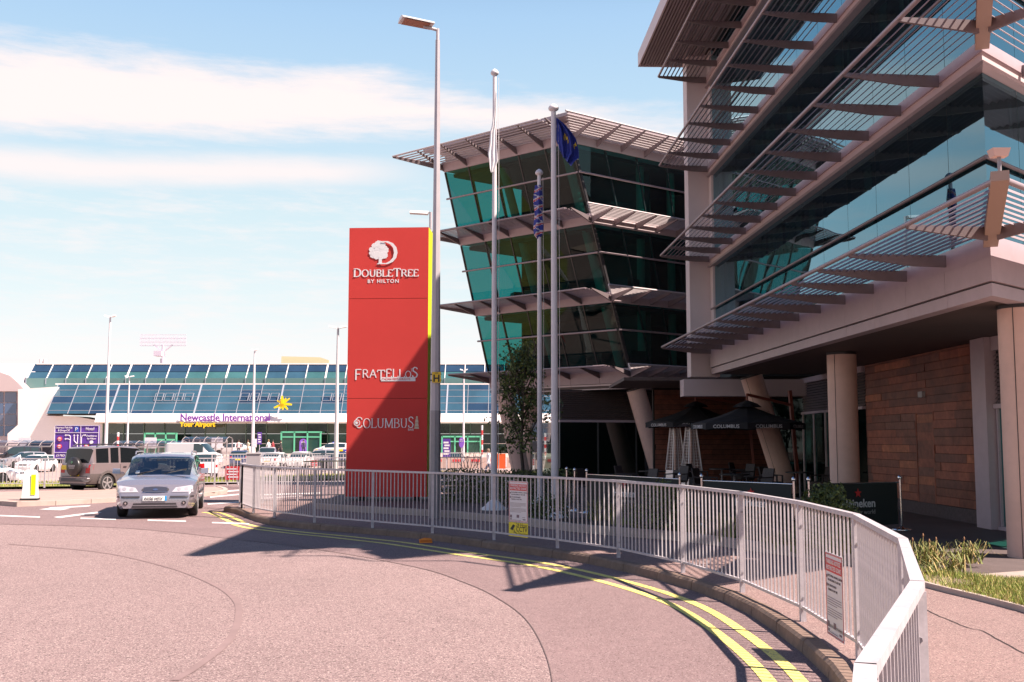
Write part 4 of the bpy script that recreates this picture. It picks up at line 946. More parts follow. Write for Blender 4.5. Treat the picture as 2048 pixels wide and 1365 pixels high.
def cloth(name, grid, m, label, uvm=None):
    n, k = len(grid), len(grid[0]); mb = MB(); P = [p for r in grid for p in r]
    mb.add(P, [(i * k + j, i * k + j + 1, (i + 1) * k + j + 1, (i + 1) * k + j) for i in range(n - 1) for j in range(k - 1)], 0, True)
    if uvm:
        mb.m = [uvm(i / (n - 1), j / (k - 1)) for i in range(n - 1) for j in range(k - 1)]
    o = mk(name, mb, m); s = o.modifiers.new('thick', 'SOLIDIFY'); s.thickness = .004
    return tag(o, label, 'flag')
# blue flag: hangs from the pole top towards the right
Y = fb2.y - .02
def lerp(a, b, t): return a + (b - a) * t
grid = []
NI, NJ = 40, 34
for i in range(NI + 1):
    t = i / NI; row = []
    # left edge along the pole, right edge outline from the photo
    ly = lerp(236, 312, t) if t < .999 else 312; lx = 1112.5 + (0 if t < .6 else (t - .6) * 30)
    out = [(1113, 236), (1128, 248), (1141, 262), (1152, 278), (1157, 300), (1158, 316), (1148, 324), (1142, 333)]
    q = t * (len(out) - 1); k = min(int(q), len(out) - 2); rx = lerp(out[k][0], out[k + 1][0], q - k); ry = lerp(out[k][1], out[k + 1][1], q - k)
    for j in range(NJ + 1):
        s = j / NJ; fy = .13 * sin(s * 15 + t * 2.5) * (.35 + s * .65) * min(1, t * 3) + .04 * sin(s * 31 + t * 5)
        p = D(lerp(lx, rx, s), lerp(ly, ry, s), Y + fy); row.append(p)
    grid.append(row)
fl = cloth('flag', grid, mat('flag_blue', (.025, .04, .27), .75), 'dark blue flag with yellow stars hanging in folds from the right flagpole')
mb = MB()
for (px, py) in ((1131, 273), (1128, 277), (1136, 285), (1150, 296), (1134, 280)):
    c = D(px, py, Y - .20); pts = []
    for k in range(10): r = .055 if k % 2 == 0 else .022; t = pi / 2 + k * pi / 5; pts.append(c + Vector((r * cos(t), 0, r * sin(t))))
    mb.prism(pts, (0, .012, 0))
# stars sit on the cloth: push them back onto the surface
bvh = BVHTree.FromPolygons([tuple(p) for r in grid for p in r], [(i * (NJ + 1) + j, i * (NJ + 1) + j + 1, (i + 1) * (NJ + 1) + j + 1, (i + 1) * (NJ + 1) + j) for i in range(NI) for j in range(NJ)])
mb2 = MB()
for (px, py) in ((1131, 271), (1127, 277), (1137, 283), (1149, 295), (1134.5, 277), (1152, 290)):
    c0 = ray(px, py); hit = bvh.ray_cast(Vector((0, 0, EYE)), c0.normalized())
    if hit[0] is None: continue
    c, nrm_ = hit[0], hit[1]
    if nrm_.dot(c0) > 0: nrm_ = -nrm_
    a_ = Vector((0, 0, 1)).cross(nrm_).normalized(); b_ = nrm_.cross(a_); pts = []
    for k in range(10): r = .058 if k % 2 == 0 else .024; t = pi / 2 + k * pi / 5; pts.append(c + nrm_ * .012 + a_ * r * cos(t) + b_ * r * sin(t))
    mb2.prism(pts, nrm_ * .004)
mk('star', mb2, mat('star_yellow', (.75, .52, .04), .6), fl)
# white furled flag, hanging on the left of the first pole
Y = fb1.y - .02; grid = []
out = [(180, 991.5, 993), (215, 989, 993), (255, 983, 993), (262, 981, 992), (290, 979, 993), (308, 976, 995), (322, 978, 996), (338, 980, 990), (346, 982, 986)]
for i in range(41):
    t = i / 40 * (len(out) - 1); k = min(int(t), len(out) - 2); a = out[k]; b = out[k + 1]; f = t - k
    grid.append([D(lerp(lerp(a[1], b[1], f), lerp(a[2], b[2], f), j / 16), lerp(a[0], b[0], f) , Y - .09 + .016 * sin(j * .9 + i * .12)) for j in range(17)])
cloth('flag', grid, mat('flag_white', (.78, .74, .75), .8), 'plain white furled flag hanging limp on the tallest flagpole')
# union flag rolled round the middle pole
Y = fb3.y; grid = []
def um(s, t):
    # woven colours of the folded flag: diagonal white and red stripes on blue
    a = (t * 1.0 + s * 6.2) % 1.0; b = (s * 5.0 - t * 1.4) % 1.0
    if a < .16 or b < .10: return 1
    if a < .30: return 2
    if a < .36: return 1
    return 0
for i in range(61):
    s = i / 60; r = .075 + .022 * sin(s * 9) * sin(pi * s) + .02 * sin(pi * s) + .015 * s; r *= min(1, (1 - s) * 8 + .25)
    c = D(1077, lerp(372, 480, s), Y); row = []
    for j in range(25):
        t = 2 * pi * j / 24; rr = r * (1 + .22 * sin(t * 4 + s * 4)); row.append(c + Vector((rr * cos(t) * 1.0, rr * sin(t), 0)))
    grid.append(row)
cloth('flag', grid, [mat('flag_navy', (.03, .04, .25), .8), mat('flag_white2', (.5, .46, .48), .8), mat('flag_red', (.50, .02, .03), .8)], 'red white and blue flag wrapped around the shortest flagpole', um)
# far lamps
def far_lamp(px, pb, pt, Y, label, r=.09, hw=.9):
    b = D(px, pb, Y); b.z = .05; q = D(px, pt, Y); t = thing('lamp_post', label, 'lamp post', tuple(b), group='lamp posts around the forecourt'); h = q.z - .05
    mk('pole', MB().tube((0, 0, 0), (0, 0, h), r, r * .45, n=8), white_pole, t)
    for s in (-1, 1):
        mk('lamp_head', MB().hexa([(s * .08, -.14, h - .03), (s * hw, -.16, h + .04), (s * hw, .16, h + .04), (s * .08, .14, h - .03), (s * .08, -.12, h + .06), (s * hw, -.1, h + .11), (s * hw, .1, h + .11), (s * .08, .12, h + .06)]), white_m, t)
    return t
far_lamp(211, 905, 634, 62, 'tallest lamp post at left, in front of the terminal glass', .12, .3)
far_lamp(254, 905, 754, 100, 'short lamp post just right of the tallest one at left', .12, .4)
far_lamp(505, 905, 701, 80, 'lamp post standing behind the grey cabinet and crossing the terminal lettering', .14, .22)
far_lamp(672, 925, 656, 52, 'lamp post directly left of the red totem', .12, .42)
far_lamp(927, 905, 741, 85, 'lamp post seen between the tall lamp post and the first flagpole', .1, .3)
# ================================================================== RAILING
fence = thing('pedestrian_guardrail', 'long curved galvanised pedestrian guardrail along the kerb with upright bars', 'railing', (2.4, 11, .12), world=True)
FH = 1.03
def rail_fence(root, pts, H, bars=.108, nb_max=300, count=[0], barm=galv, bw=.006):
    stuff = MB()
    for i, p in enumerate(pts):
        mk('post', MB().box((-.024, -.024, -.03), (.024, .024, H - .02)), galv, root).location = p - root.location
        if i < len(pts) - 1:
            q = pts[i + 1]; d = (q - p).normalized(); L_ = (q - p).length; a0 = p + d * .03; b0 = q - d * .03
            mk('top_rail', MB().beam(p + Vector((0, 0, H)), q + d * .012 + Vector((0, 0, H)), .052, .034), barm, root)
            mk('bottom_rail', MB().beam(a0 + Vector((0, 0, .12)), b0 + Vector((0, 0, .12)), .03, .026), barm, root)
            n = max(2, int(round(L_ / bars))); 
            for k in range(1, n):
                c = p.lerp(q, k / n)
                if count[0] < nb_max:
                    o = bpy.data.objects.new('bar', BAR); COL.objects.link(o); o.parent = root; o.location = c + Vector((0, 0, .13)) - root.location; o.scale = (1, 1, (H - .15) / .88); o.rotation_euler = (0, 0, atan2(d.y, d.x)); count[0] += 1
                else: stuff.box((c.x - bw, c.y - bw, c.z + .13), (c.x + bw, c.y + bw, c.z + H - .02))
            for s_ in (.2, H - .2):
                mk('bolt', MB().tube(p + Vector((0, 0, s_)) - d * .03, p + Vector((0, 0, s_)) + d * .03, .012, n=6), galv_d, root) if p.y < 16 else None
    if stuff.v: mk('bars_far', stuff, barm, root, kind='stuff')
BAR = mesh_of('bar', MB().box((-.0068, -.0068, 0), (.0068, .0068, .88)), galv)
rail_fence(fence, list(reversed(fpts)), FH, .105)
ret = [fpts[0], Vector((-6.55, 25.9, .12)), Vector((-6.35, 27.4, .12)), G(594, 1002, .12), G(642, 999.5, .12), G(690, 998.5, .12), Vector((-3.1, 30.3, .12))]
f2_ = thing('pedestrian_guardrail', 'return of the guardrail running behind the grey cabinet to the totem', 'railing', (-5.6, 28, .12), world=True)
rail_fence(f2_, ret, FH, .11, 300, [0])
f3_ = thing('pedestrian_guardrail', 'white guardrail on the grass verge across the road', 'railing', (-20, 38, .1), world=True)
vp = [Vector((-24 + i * 1.9, 37.2 + .018 * i * i * 1.6, .09)) for i in range(13)]
rail_fence(f3_, [p for p in vp], .98, .13, 0, [0], galv, .009)
f4_ = thing('pedestrian_guardrail', 'farther white guardrail behind the grass between cabinet and totem', 'railing', (-8, 52, .1), world=True)
vp2 = [Vector((-14 + i * 1.9, 50.0 + .9 * i, .09)) for i in range(8)]
rail_fence(f4_, vp2, .98, .13, 0, [0], galv, .009)
# ------------------------------------------------------------------ notices
def notice(a, b, zc0, zc1, label, off, cctv=False):
    """white parking notice strapped to the bars between points a, b"""
    d = (b - a).normalized(); n = Vector((d.y, -d.x, 0));  c = (a + b) / 2
    if n.dot(c - Vector((0, 0, c.z))) > 0: n = -n
    d = Vector((-n.y, n.x, 0)); d = d if d.x > 0 else -d
    # d to the right seen from the camera
    w = (b - a).length; t = thing('parking_notice', label, 'notice', (c.x, c.y, zc0)); h = zc1 - zc0
    d = d if (Vector((0, 0, 1)).cross(n)).dot(d) > 0 else -d
    nn = d.cross(Vector((0, 0, 1)))
    q = lambda s, z, o=0.: d * (s * w) + Vector((0, 0, z * h)) + nn * (off + o)
    def pl(s0, s1, z0, z1, o, m, nm, th=.0012): return mk(nm, MB().prism([q(s0, z0, o), q(s1, z0, o), q(s1, z1, o), q(s0, z1, o)], nn * th), m, t)
    pl(-.5, .5, 0, 1, 0, mat('notice_white', (.72, .66, .67), .45), 'board', .003)
    mb = MB(); k = 0
    for j in range(13):  # dashed red border
        s = -.47 + j * .94 / 12.5
        for z0 in (.012, .972): mb.prism([q(s, z0, .0045), q(s + .045, z0, .0045), q(s + .045, z0 + .016, .0045), q(s, z0 + .016, .0045)], nn * .001)
    for s in (-.485, .465): mb.prism([q(s, .03, .0045), q(s + .02, .03, .0045), q(s + .02, .97, .0045), q(s, .97, .0045)], nn * .001)
    mk('border', mb, red_m, t); pl(-.44, .44, .77, .93, .0045, red_m, 'header')
    text('lettering', 'PARKING NOTICE', w * .098, white_m, t, q(0, .868, .0065), d, ext=.0006, align='CENTER', bold=.0006)
    text('lettering', 'RESTRICTED ZONE', w * .098, white_m, t, q(0, .795, .0065), d, ext=.0006, align='CENTER', bold=.0006)
    for j, s in enumerate(('NO STOPPING, WAITING, LOADING', 'OR UNLOADING AT ANY TIME', 'NO UNAUTHORISED', 'PARKING AT ANY TIME')):
        text('lettering', s, w * .052, mat('print_dark', (.08, .05, .06), .6), t, q(-.36, .71 - j * .052 - (.012 if j > 1 else 0), .005), d, ext=.0005)
    mb = MB()
    for z in (.69, .585, ): mb.prism([q(-.45, z, .005), q(-.385, z, .005), q(-.385, z + .035, .005), q(-.45, z + .035, .005)], nn * .0008)
    for j in range(8):
        z = .46 - j * .028 - (.02 if j > 3 else 0); mb.prism([q(-.42, z, .005), q(.40 - (j % 4 == 3) * .25, z, .005), q(.40 - (j % 4 == 3) * .25, z + .007, .005), q(-.42, z + .007, .005)], nn * .0008)
    for s0, s1, z0, z1 in ((-.43, -.33, .10, .17), (-.08, .05, .11, .18), (.22, .36, .12, .13), (.24, .38, .06, .085), (-.3, .15, .045, .052), (-.42, -.34, .05, .08)):
        mb.prism([q(s0, z0, .005), q(s1, z0, .005), q(s1, z1, .005), q(s0, z1, .005)], nn * .0008)
    mk('small_print', mb, mat('print_grey', (.22, .14, .16), .6), t)
    return t, d, nn, w
i1 = 6  # bay between posts 988 and 1115 in the photo
A_, B_ = fpts[6], fpts[7]
def on_bay(i, px, z):
    a, b = fpts[i], fpts[i + 1]; d = b - a; r = ray(px, 1000); # intersect in plan
    den = r.x * d.y - r.y * d.x; t = (r.x * (-a.y) - r.y * (-a.x)) / den; return a + d * t
def zpy(p, py): return D(1024, py, p.y).z
a, b = on_bay(6, 1019, 0), on_bay(6, 1057, 0)
t, d, nn, w = notice(a, b, D(1038, 1043, a.y).z, D(1038, 962, a.y).z, 'white and red parking notice on the railing above the yellow camera sign', .01)
ct_ = thing('camera_warning_sign', 'yellow CCTV warning sign fixed low on the railing under the parking notice', 'sign', (t.location.x, t.location.y, D(1038, 1072, a.y).z)); ch = D(1038, 1044, a.y).z - ct_.location.z
cq = lambda s, z, o=0.: d * (s * w) + Vector((0, 0, z * ch)) + nn * (.010 + o)
mk('board', MB().prism([cq(-.5, 0), cq(.5, 0), cq(.5, 1), cq(-.5, 1)], nn * .003), mat('cctv_yellow', (.80, .62, .03), .45), ct_)
text('lettering', '24 Hour', w * .17, black_m, ct_, cq(.18, .72, .004), d, ext=.0006, align='CENTER')
text('lettering', 'CCTV', w * .22, black_m, ct_, cq(.18, .38, .004), d, ext=.0006, align='CENTER', bold=.001)
text('lettering', 'In Operation', w * .12, black_m, ct_, cq(.18, .14, .004), d, ext=.0006, align='CENTER')
mk('camera_symbol', MB().prism([cq(-.42, .5, .004), cq(-.30, .42, .004), cq(-.16, .78, .004), cq(-.27, .86, .004)], nn * .001).prism([cq(-.25, .5, .004), cq(-.22, .5, .004), cq(-.18, .35, .004), cq(-.21, .33, .004)], nn * .001).prism([cq(-.25, .28, .004), cq(-.10, .28, .004), cq(-.10, .33, .004), cq(-.25, .33, .004)], nn * .001), black_m, ct_)
a, b = on_bay(11, 1651, 0), on_bay(11, 1685, 0)
notice(a, b, D(1668, 1267, a.y).z, D(1668, 1102, a.y).z, 'faded white and red parking notice on the nearest bays of the railing', .012)
# little orange cup by the kerb
b = G(851, 1086, 0.008)
cu = thing('orange_litter', 'crushed orange litter lying by the kerb next to the yellow lines', 'litter', tuple(b), .3)
mk('shell', MB().add([(-.11, -.05, .0), (.1, -.06, .0), (.13, .03, .0), (-.08, .06, .0), (-.12, -.03, .06), (-.03, -.03, .085), (.09, -.02, .075), (.12, .02, .04), (.02, .04, .07), (-.09, .03, .06)], [(0, 1, 6, 5, 4), (1, 2, 7, 6), (2, 3, 9, 8, 7), (3, 0, 4, 9), (4, 5, 8, 9), (5, 6, 7, 8), (3, 2, 1, 0)]), mat('orange_plastic', (.85, .25, .02), .5), cu)
mk('rim', MB().box((-.10, -.065, .03), (.09, -.058, .045)), mat('orange_dark', (.6, .12, .01), .5), cu)
# grey cabinet
b = G(505, 1016, .12)
cb_ = thing('grey_cabinet', 'tall grey steel feeder cabinet inside the left end of the railing', 'cabinet', tuple(b), .15)
hh = D(505, 908, b.y).z - .12
mk('body', MB().hexa([(-.175, -.12, 0), (.175, -.12, 0), (.175, .12, 0), (-.175, .12, 0), (-.155, -.11, hh), (.155, -.11, hh), (.155, .11, hh), (-.155, .11, hh)]), mat('cabinet_grey', (.36, .32, .335), .5, noise=(3, .06)), cb_)
mk('cap', MB().box((-.17, -.13, hh), (.17, .13, hh + .03)), mat('cabinet_cap', (.5, .46, .47), .5), cb_)
mk('door_panel', MB().box((-.14, -.124, .15), (.14, -.119, hh - .25)), mat('cabinet_grey', (.36, .32, .335), .5), cb_)
# purple direction sign
p0 = D(107, 918, 56); p1 = D(199, 851, 56)
ds = thing('direction_sign', 'large purple lane direction sign with white arrows and lettering', 'sign', ((p0.x + p1.x) / 2, 56, .05), world=True)
pm = mat('sign_purple', (.10, .035, .30), .5); wp = mat('sign_white', (.78, .72, .76), .5)
mk('board', MB().box((p0.x, 56, p0.z), (p1.x, 56.08, p1.z)), pm, ds)
def sx_(px): return p0.x + (px - 107) / 92 * (p1.x - p0.x)
def sz_(py): return p1.z + (py - 851) / 67 * (p0.z - p1.z)
def srect(mb, xa, ya, xb, yb): mb.box((sx_(xa), 55.97, sz_(yb)), (sx_(xb), 55.998, sz_(ya)))
mb = MB(); srect(mb, 107.5, 851.3, 198.5, 852.1); srect(mb, 107.5, 916.8, 198.5, 917.6); srect(mb, 107.4, 851.3, 108.2, 917.6); srect(mb, 197.9, 851.3, 198.7, 917.6)
srect(mb, 108, 865.3, 198, 866.2); srect(mb, 108, 905.2, 198, 906.0); srect(mb, 160.8, 852, 161.4, 905)
mk('border', mb, wp, ds)
mb = MB()
def spath(pts, w=1.5):
    for k in range(len(pts) - 1): mb.beam((sx_(pts[k][0]), 55.985, sz_(pts[k][1])), (sx_(pts[k + 1][0]), 55.985, sz_(pts[k + 1][1])), .02, w * .04, up=(0, 1, 0)) if False else mb.tube((sx_(pts[k][0]), 55.985, sz_(pts[k][1])), (sx_(pts[k + 1][0]), 55.985, sz_(pts[k + 1][1])), .02, n=5)
def shead(x, y, dx, dy, s=2.6):
    a = (x + dx * s, y + dy * s); b_ = (x - dy * s * .8, y + dx * s * .8); c_ = (x + dy * s * .8, y - dx * s * .8)
    mb.prism([Vector((sx_(q[0]), 55.97, sz_(q[1]))) for q in (a, b_, c_)], (0, .02, 0))
spath([(140, 903), (140, 873), (137, 871), (131, 871)]); shead(131, 871, -1, 0); spath([(140, 880), (136, 878.5), (131, 878.5)]); shead(131, 878.5, -1, 0)
spath([(155, 903), (155, 872)]); shead(155, 872, 0, -1); spath([(154, 888), (148, 882), (148, 872)]); shead(148, 872, 0, -1); spath([(163, 903), (163, 875), (166, 871), (170, 871)]); shead(170, 871, 1, 0)
mk('arrows', mb, wp, ds)
for s, px, py, sz in (('Express Pick-Up', 110, 857.5, .125), ('& Drop-Off', 114, 863.2, .125), ('Hotel', 171, 861, .19), ('Doubletree', 173, 874, .115), ('by Hilton', 175, 879.5, .115), ('£3 P&D', 112, 913.5, .14)):
    text('lettering', s, sz * 1.15, wp, ds, (sx_(px), 55.985, sz_(py)), (1, 0, 0), ext=.01, sx=.9)
mb = MB(); srect(mb, 148, 854, 156, 864); mk('parking_symbol_ground', mb, mat('sign_blue', (.02, .10, .45), .5), ds)
text('lettering', 'P', .27, wp, ds, (sx_(149.6), 55.96, sz_(862.4)), (1, 0, 0), ext=.008)
mb = MB(); mr = MB()
for px, py in ((118.5, 878.5), (118.5, 893.5), (174, 893)):
    mr.tube((sx_(px), 55.99, sz_(py)), (sx_(px), 55.96, sz_(py)), .125, n=18); mb.tube((sx_(px), 55.958, sz_(py)), (sx_(px), 55.95, sz_(py)), .085, n=18)
    mr.box((sx_(px) - .08, 55.94, sz_(py) - .02), (sx_(px) + .08, 55.948, sz_(py) + .02)) 
mb.tube((sx_(184), 55.99, sz_(885)), (sx_(184), 55.96, sz_(885)), .10, n=6)
mk('restriction_ring', mr, red_m, ds); mk('restriction_disc', mb, wp, ds)
for px in (124, 182): x = sx_(px); mk('post', MB().tube((x, 56.14, .05), (x, 56.14, p1.z), .05, n=8), galv, ds)
# traffic bollard on the island
b = G(60, 1000, .12); bo = thing('traffic_bollard', 'white plastic traffic island bollard with yellow green panel', 'bollard', tuple(b), .2); bo.scale = (.74, .8, .84)
s_ = b.y / 29.
mk('body', MB().hexa([(-.26 * s_, -.14, .05), (.26 * s_, -.14, .05), (.26 * s_, .14, .05), (-.26 * s_, .14, .05), (-.21 * s_, -.12, .88), (.21 * s_, -.12, .88), (.21 * s_, .12, .88), (-.21 * s_, .12, .88)]), white_m, bo)
mk('cap', MB().hexa([(-.21, -.12, .88), (.21, -.12, .88), (.21, .12, .88), (-.21, .12, .88), (-.14, -.09, .95), (.14, -.09, .95), (.14, .09, .95), (-.14, .09, .95)]), white_m, bo)
mk('base', MB().box((-.30, -.2, 0), (.30, .2, .05)), black_m, bo); mk('reflective_panel', MB().box((.05, -.155, .16), (.20, -.12, .80)), mat('fluorescent_yellow', (.62, .78, .0), .4), bo)
# red notices and posts beyond the road
def small_sign(px, pyt, pyb, w_px, Y, m, label, lines=3, post=True):
    a = D(px - w_px / 2, pyb, Y); b = D(px + w_px / 2, pyt, Y); t = thing('notice_board', label, 'sign', ((a.x + b.x) / 2, Y, .05), world=True)
    mk('board', MB().box((a.x, Y, a.z), (b.x, Y + .03, b.z)), m, t); mb = MB(); H = b.z - a.z; Wd = b.x - a.x
    for k in range(lines):
        z = b.z - H * (.2 + .6 * k / max(1, lines - 1)); mb.box((a.x + Wd * (.12 + .1 * (k % 2)), Y - .006, z - H * .045), (b.x - Wd * (.12 + .12 * ((k + 1) % 2)), Y - .001, z + H * .045))
    mk('lettering', mb, wp, t)
    if post:
        for s in ((.5,) if w_px < 20 else (.15, .85)): x = a.x + Wd * s; mk('post', MB().tube((x, Y + .05, .05), (x, Y + .05, b.z), .035, n=6), galv, t)
    return t
small_sign(465, 933, 960, 31, 40, mat('sign_red', (.55, .03, .04), .5), 'red and white notice on posts at the left end of the railing', 4)
small_sign(628, 921, 933, 15, 60, mat('sign_red', (.55, .03, .04), .5), 'small red notice beyond the road left of the totem', 3)
small_sign(893, 878, 916, 16, 62, pm, 'tall purple information panel between lamp post and dark saloon', 5)
small_sign(519, 865, 889, 9, 125, pm, 'narrow purple banner beside the terminal doors', 4)
small_sign(509, 878, 895, 9, 78, wp, 'small white board strapped to the lamp column above the grey cabinet', 3, False)
small_sign(1008, 916, 934, 11, 60, wp, 'white board with purple print seen left of the leaning columns', 3)
def round_sign(px, pyt, pyb, w_px, Y, label, full=False):
    a = D(px - w_px / 2, pyb, Y); b = D(px + w_px / 2, pyt, Y); t = thing('arched_sign', label, 'sign', ((a.x + b.x) / 2, Y, .05), world=True)
    cx, r = (a.x + b.x) / 2, (b.x - a.x) / 2; pts = []
    if full:
        hz = (b.z - a.z) / 2; pts = [Vector((cx + r * cos(k * pi / 10), Y, a.z + hz + hz * sin(k * pi / 10))) for k in range(20)]
    else: pts = [Vector((b.x, Y, a.z)), ] + [Vector((cx + r * cos(k * pi / 10), Y, b.z - r + r * sin(k * pi / 10))) for k in range(11)] + [Vector((a.x, Y, a.z))]
    mk('board', MB().prism(pts, (0, .1, 0)), mat('arch_purple', (.22, .09, .50), .5), t)
    mk('lettering', MB().box((cx - r * .6, Y - .01, b.z - r * 1.5), (cx + r * .6, Y - .002, b.z - r * 1.35)).box((cx - r * .6, Y - .01, b.z - r * 1.0), (cx + r * .4, Y - .002, b.z - r * .85)), wp, t)
    mk('post', MB().tube((cx, Y + .12, .05), (cx, Y + .12, a.z + .2), .05, n=6), galv, t)
round_sign(606, 878, 905, 15, 134, 'purple arch shaped sign in front of the terminal doors')
round_sign(923, 875, 896, 11, 80, 'purple oval sign on a post beside the far lamp right of the totem', True)
def banded_pole(px, pyt, pyb, Y, label):
    t = thing('banded_pole', label, 'pole', (D(px, pyb, Y).x, Y, .05)); h = D(px, pyt, Y).z - .05; n = 7
    for k in range(n): mk('band', MB().tube((0, 0, h * k / n), (0, 0, h * (k + 1) / n), .09, n=8), red_m if k % 2 else white_m, t)
banded_pole(235, 865, 905, 85, 'red and white banded pole behind the off-roader'); banded_pole(964, 851, 890, 95, 'red and white banded pole left of the first flagpole'); banded_pole(1114, 875, 950, 46, 'red and white banded pole by the corner of the ground floor glass')
# trolley shelters
def shelter(pxa, pxb, pyt, Y, label, n):
    a = D(pxa, pyt, Y); b = D(pxb, pyt, Y); t = thing('trolley_shelter', label, 'shelter', ((a.x + b.x) / 2, Y, .05), world=True, group='trolley shelters'); h = a.z
    fm = mat('shelter_frame', (.33, .28, .28), .5); gl = glass('shelter_glass', (.78, .74, .74), .12, .5); w = (b.x - a.x) / n
    for k in range(n + 1):
        x = a.x + k * w; mk('post', MB().box((x - .05, Y - .05, .05), (x + .05, Y + .05, h - .3)).box((x - .05, Y + 2, .05), (x + .05, Y + 2.1, h - .25)), fm, t)
        mk('roof_rib', MB().path([(x, Y - .5, h - .55), (x, Y, h - .2), (x, Y + .8, h), (x, Y + 2, h - .15)], .03, 5), fm, t)
        if k < n:
            mk('roof_pane', MB().quad((x + .05, Y - .5, h - .55), (x + w - .05, Y - .5, h - .55), (x + w - .05, Y, h - .2), (x + .05, Y, h - .2)).quad((x + .05, Y, h - .2), (x + w - .05, Y, h - .2), (x + w - .05, Y + .8, h), (x + .05, Y + .8, h)), gl, t)
            mk('back_pane', MB().quad((x + .05, Y + 2, .3), (x + w - .05, Y + 2, .3), (x + w - .05, Y + 2, h - .4), (x + .05, Y + 2, h - .4)), gl, t)
    mk('gutter', MB().box((a.x, Y - .55, h - .62), (b.x, Y - .45, h - .5)).box((a.x, Y - .05, h - .34), (b.x, Y + .05, h - .26)), fm, t)
    mk('timetable', MB().box((a.x + w * 2.1, Y + 1.9, 1.0), (a.x + w * 2.1 + 1.1, Y + 1.95, 2.0)), wp, t)
shelter(228, 362, 882, 98, 'long glazed trolley shelter behind the off-roader and the estate car', 6)
shelter(366, 454, 874, 104, 'smaller glazed shelter right of the long one, above the white van', 4)
shelter(-30, 106, 881, 98, 'glazed trolley shelter left of the purple direction sign', 6)
# ================================================================== CARS
tyre_m = rubber; rim_m = mat('alloy_rim', (.42, .40, .41), .35, .6); cg = mat('car_glass', (.02, .035, .04), .04, spec=1.0); cgl = mat('car_glass_light', (.06, .085, .09), .04, spec=1.)
trim = mat('car_trim', (.035, .03, .035), .5); lampw = mat('headlamp_glass', (.40, .38, .42), .08, spec=1.); lampr = mat('tail_lamp', (.42, .01, .012), .2); lampo = mat('indicator_lamp', (.8, .28, .02), .3)
platew = mat('number_plate_white', (.78, .76, .74), .5); platey = mat('number_plate_yellow', (.80, .58, .03), .5)
def interp(x, xs):
    if x <= xs[0][0]: return xs[0][1]
    for (a, va), (b, vb) in zip(xs[:-1], xs[1:]):
        if x <= b: return va + (vb - va) * (x - a) / (b - a)
    return xs[-1][1]
PROF = {
 'estate': dict(L=4.75, W=1.80, top=[(-2.375, .55), (-2.36, .80), (-2.30, .98), (-1.95, 1.36), (-1.80, 1.42), (-.4, 1.47), (.35, 1.44), (.62, 1.36), (1.38, .97), (1.46, .945), (1.9, .87), (2.20, .76), (2.32, .62), (2.375, .50)], belt=[(-2.4, .95), (0, .93), (1.4, .90), (2.4, .75)], wheels=(-1.36, 1.40), r=.315, ws=(.55, 1.40), rw=(-2.32, -1.93), sw=[(-1.85, -1.22), (-1.14, -.22), (-.12, .95)]),
 'hatch': dict(L=3.9, W=1.68, top=[(-1.95, .5), (-1.93, .85), (-1.85, 1.0), (-1.6, 1.36), (-1.45, 1.41), (-.2, 1.45), (.3, 1.40), (1.15, .97), (1.22, .94), (1.6, .86), (1.84, .74), (1.95, .5)], belt=[(-2, .93), (1.2, .88), (2, .7)], wheels=(-1.2, 1.22), r=.29, ws=(.38, 1.15), rw=(-1.86, -1.58), sw=[(-1.45, -.5), (-.42, .75)]),
 'saloon': dict(L=4.5, W=1.75, top=[(-2.25, .5), (-2.23, .88), (-2.15, 1.0), (-1.65, 1.04), (-1.05, 1.36), (-.8, 1.40), (.1, 1.41), (.4, 1.36), (1.2, .95), (1.3, .92), (1.8, .84), (2.12, .7), (2.25, .5)], belt=[(-2.3, .93), (1.2, .88), (2.3, .7)], wheels=(-1.32, 1.35), r=.31, ws=(.38, 1.2), rw=(-1.62, -1.05), sw=[(-1.15, -.42), (-.34, .8)]),
 'suv': dict(L=4.38, W=1.81, top=[(-2.1, .6), (-2.09, 1.0), (-2.03, 1.12), (-1.90, 1.66), (-1.8, 1.72), (-.6, 1.77), (.3, 1.72), (.5, 1.62), (1.05, 1.16), (1.12, 1.12), (1.9, 1.04), (2.1, .9), (2.2, .6)], belt=[(-2.2, 1.10), (1.1, 1.08), (2.2, .9)], wheels=(-1.28, 1.28), r=.355, ws=(.48, 1.06), rw=(-2.05, -1.93), sw=[(-1.80, -1.22), (-1.12, -.72), (-.60, .72)]),
 'van': dict(L=4.9, W=1.9, top=[(-2.45, .6), (-2.44, 1.85), (-2.3, 1.98), (.8, 1.98), (1.1, 1.88), (1.75, 1.15), (1.85, 1.1), (2.3, .95), (2.45, .5)], belt=[(-2.5, 1.1), (2.5, 1.0)], wheels=(-1.4, 1.6), r=.33, ws=(1.05, 1.78), rw=(-2.6, -2.5), sw=[(.35, 1.25)])}
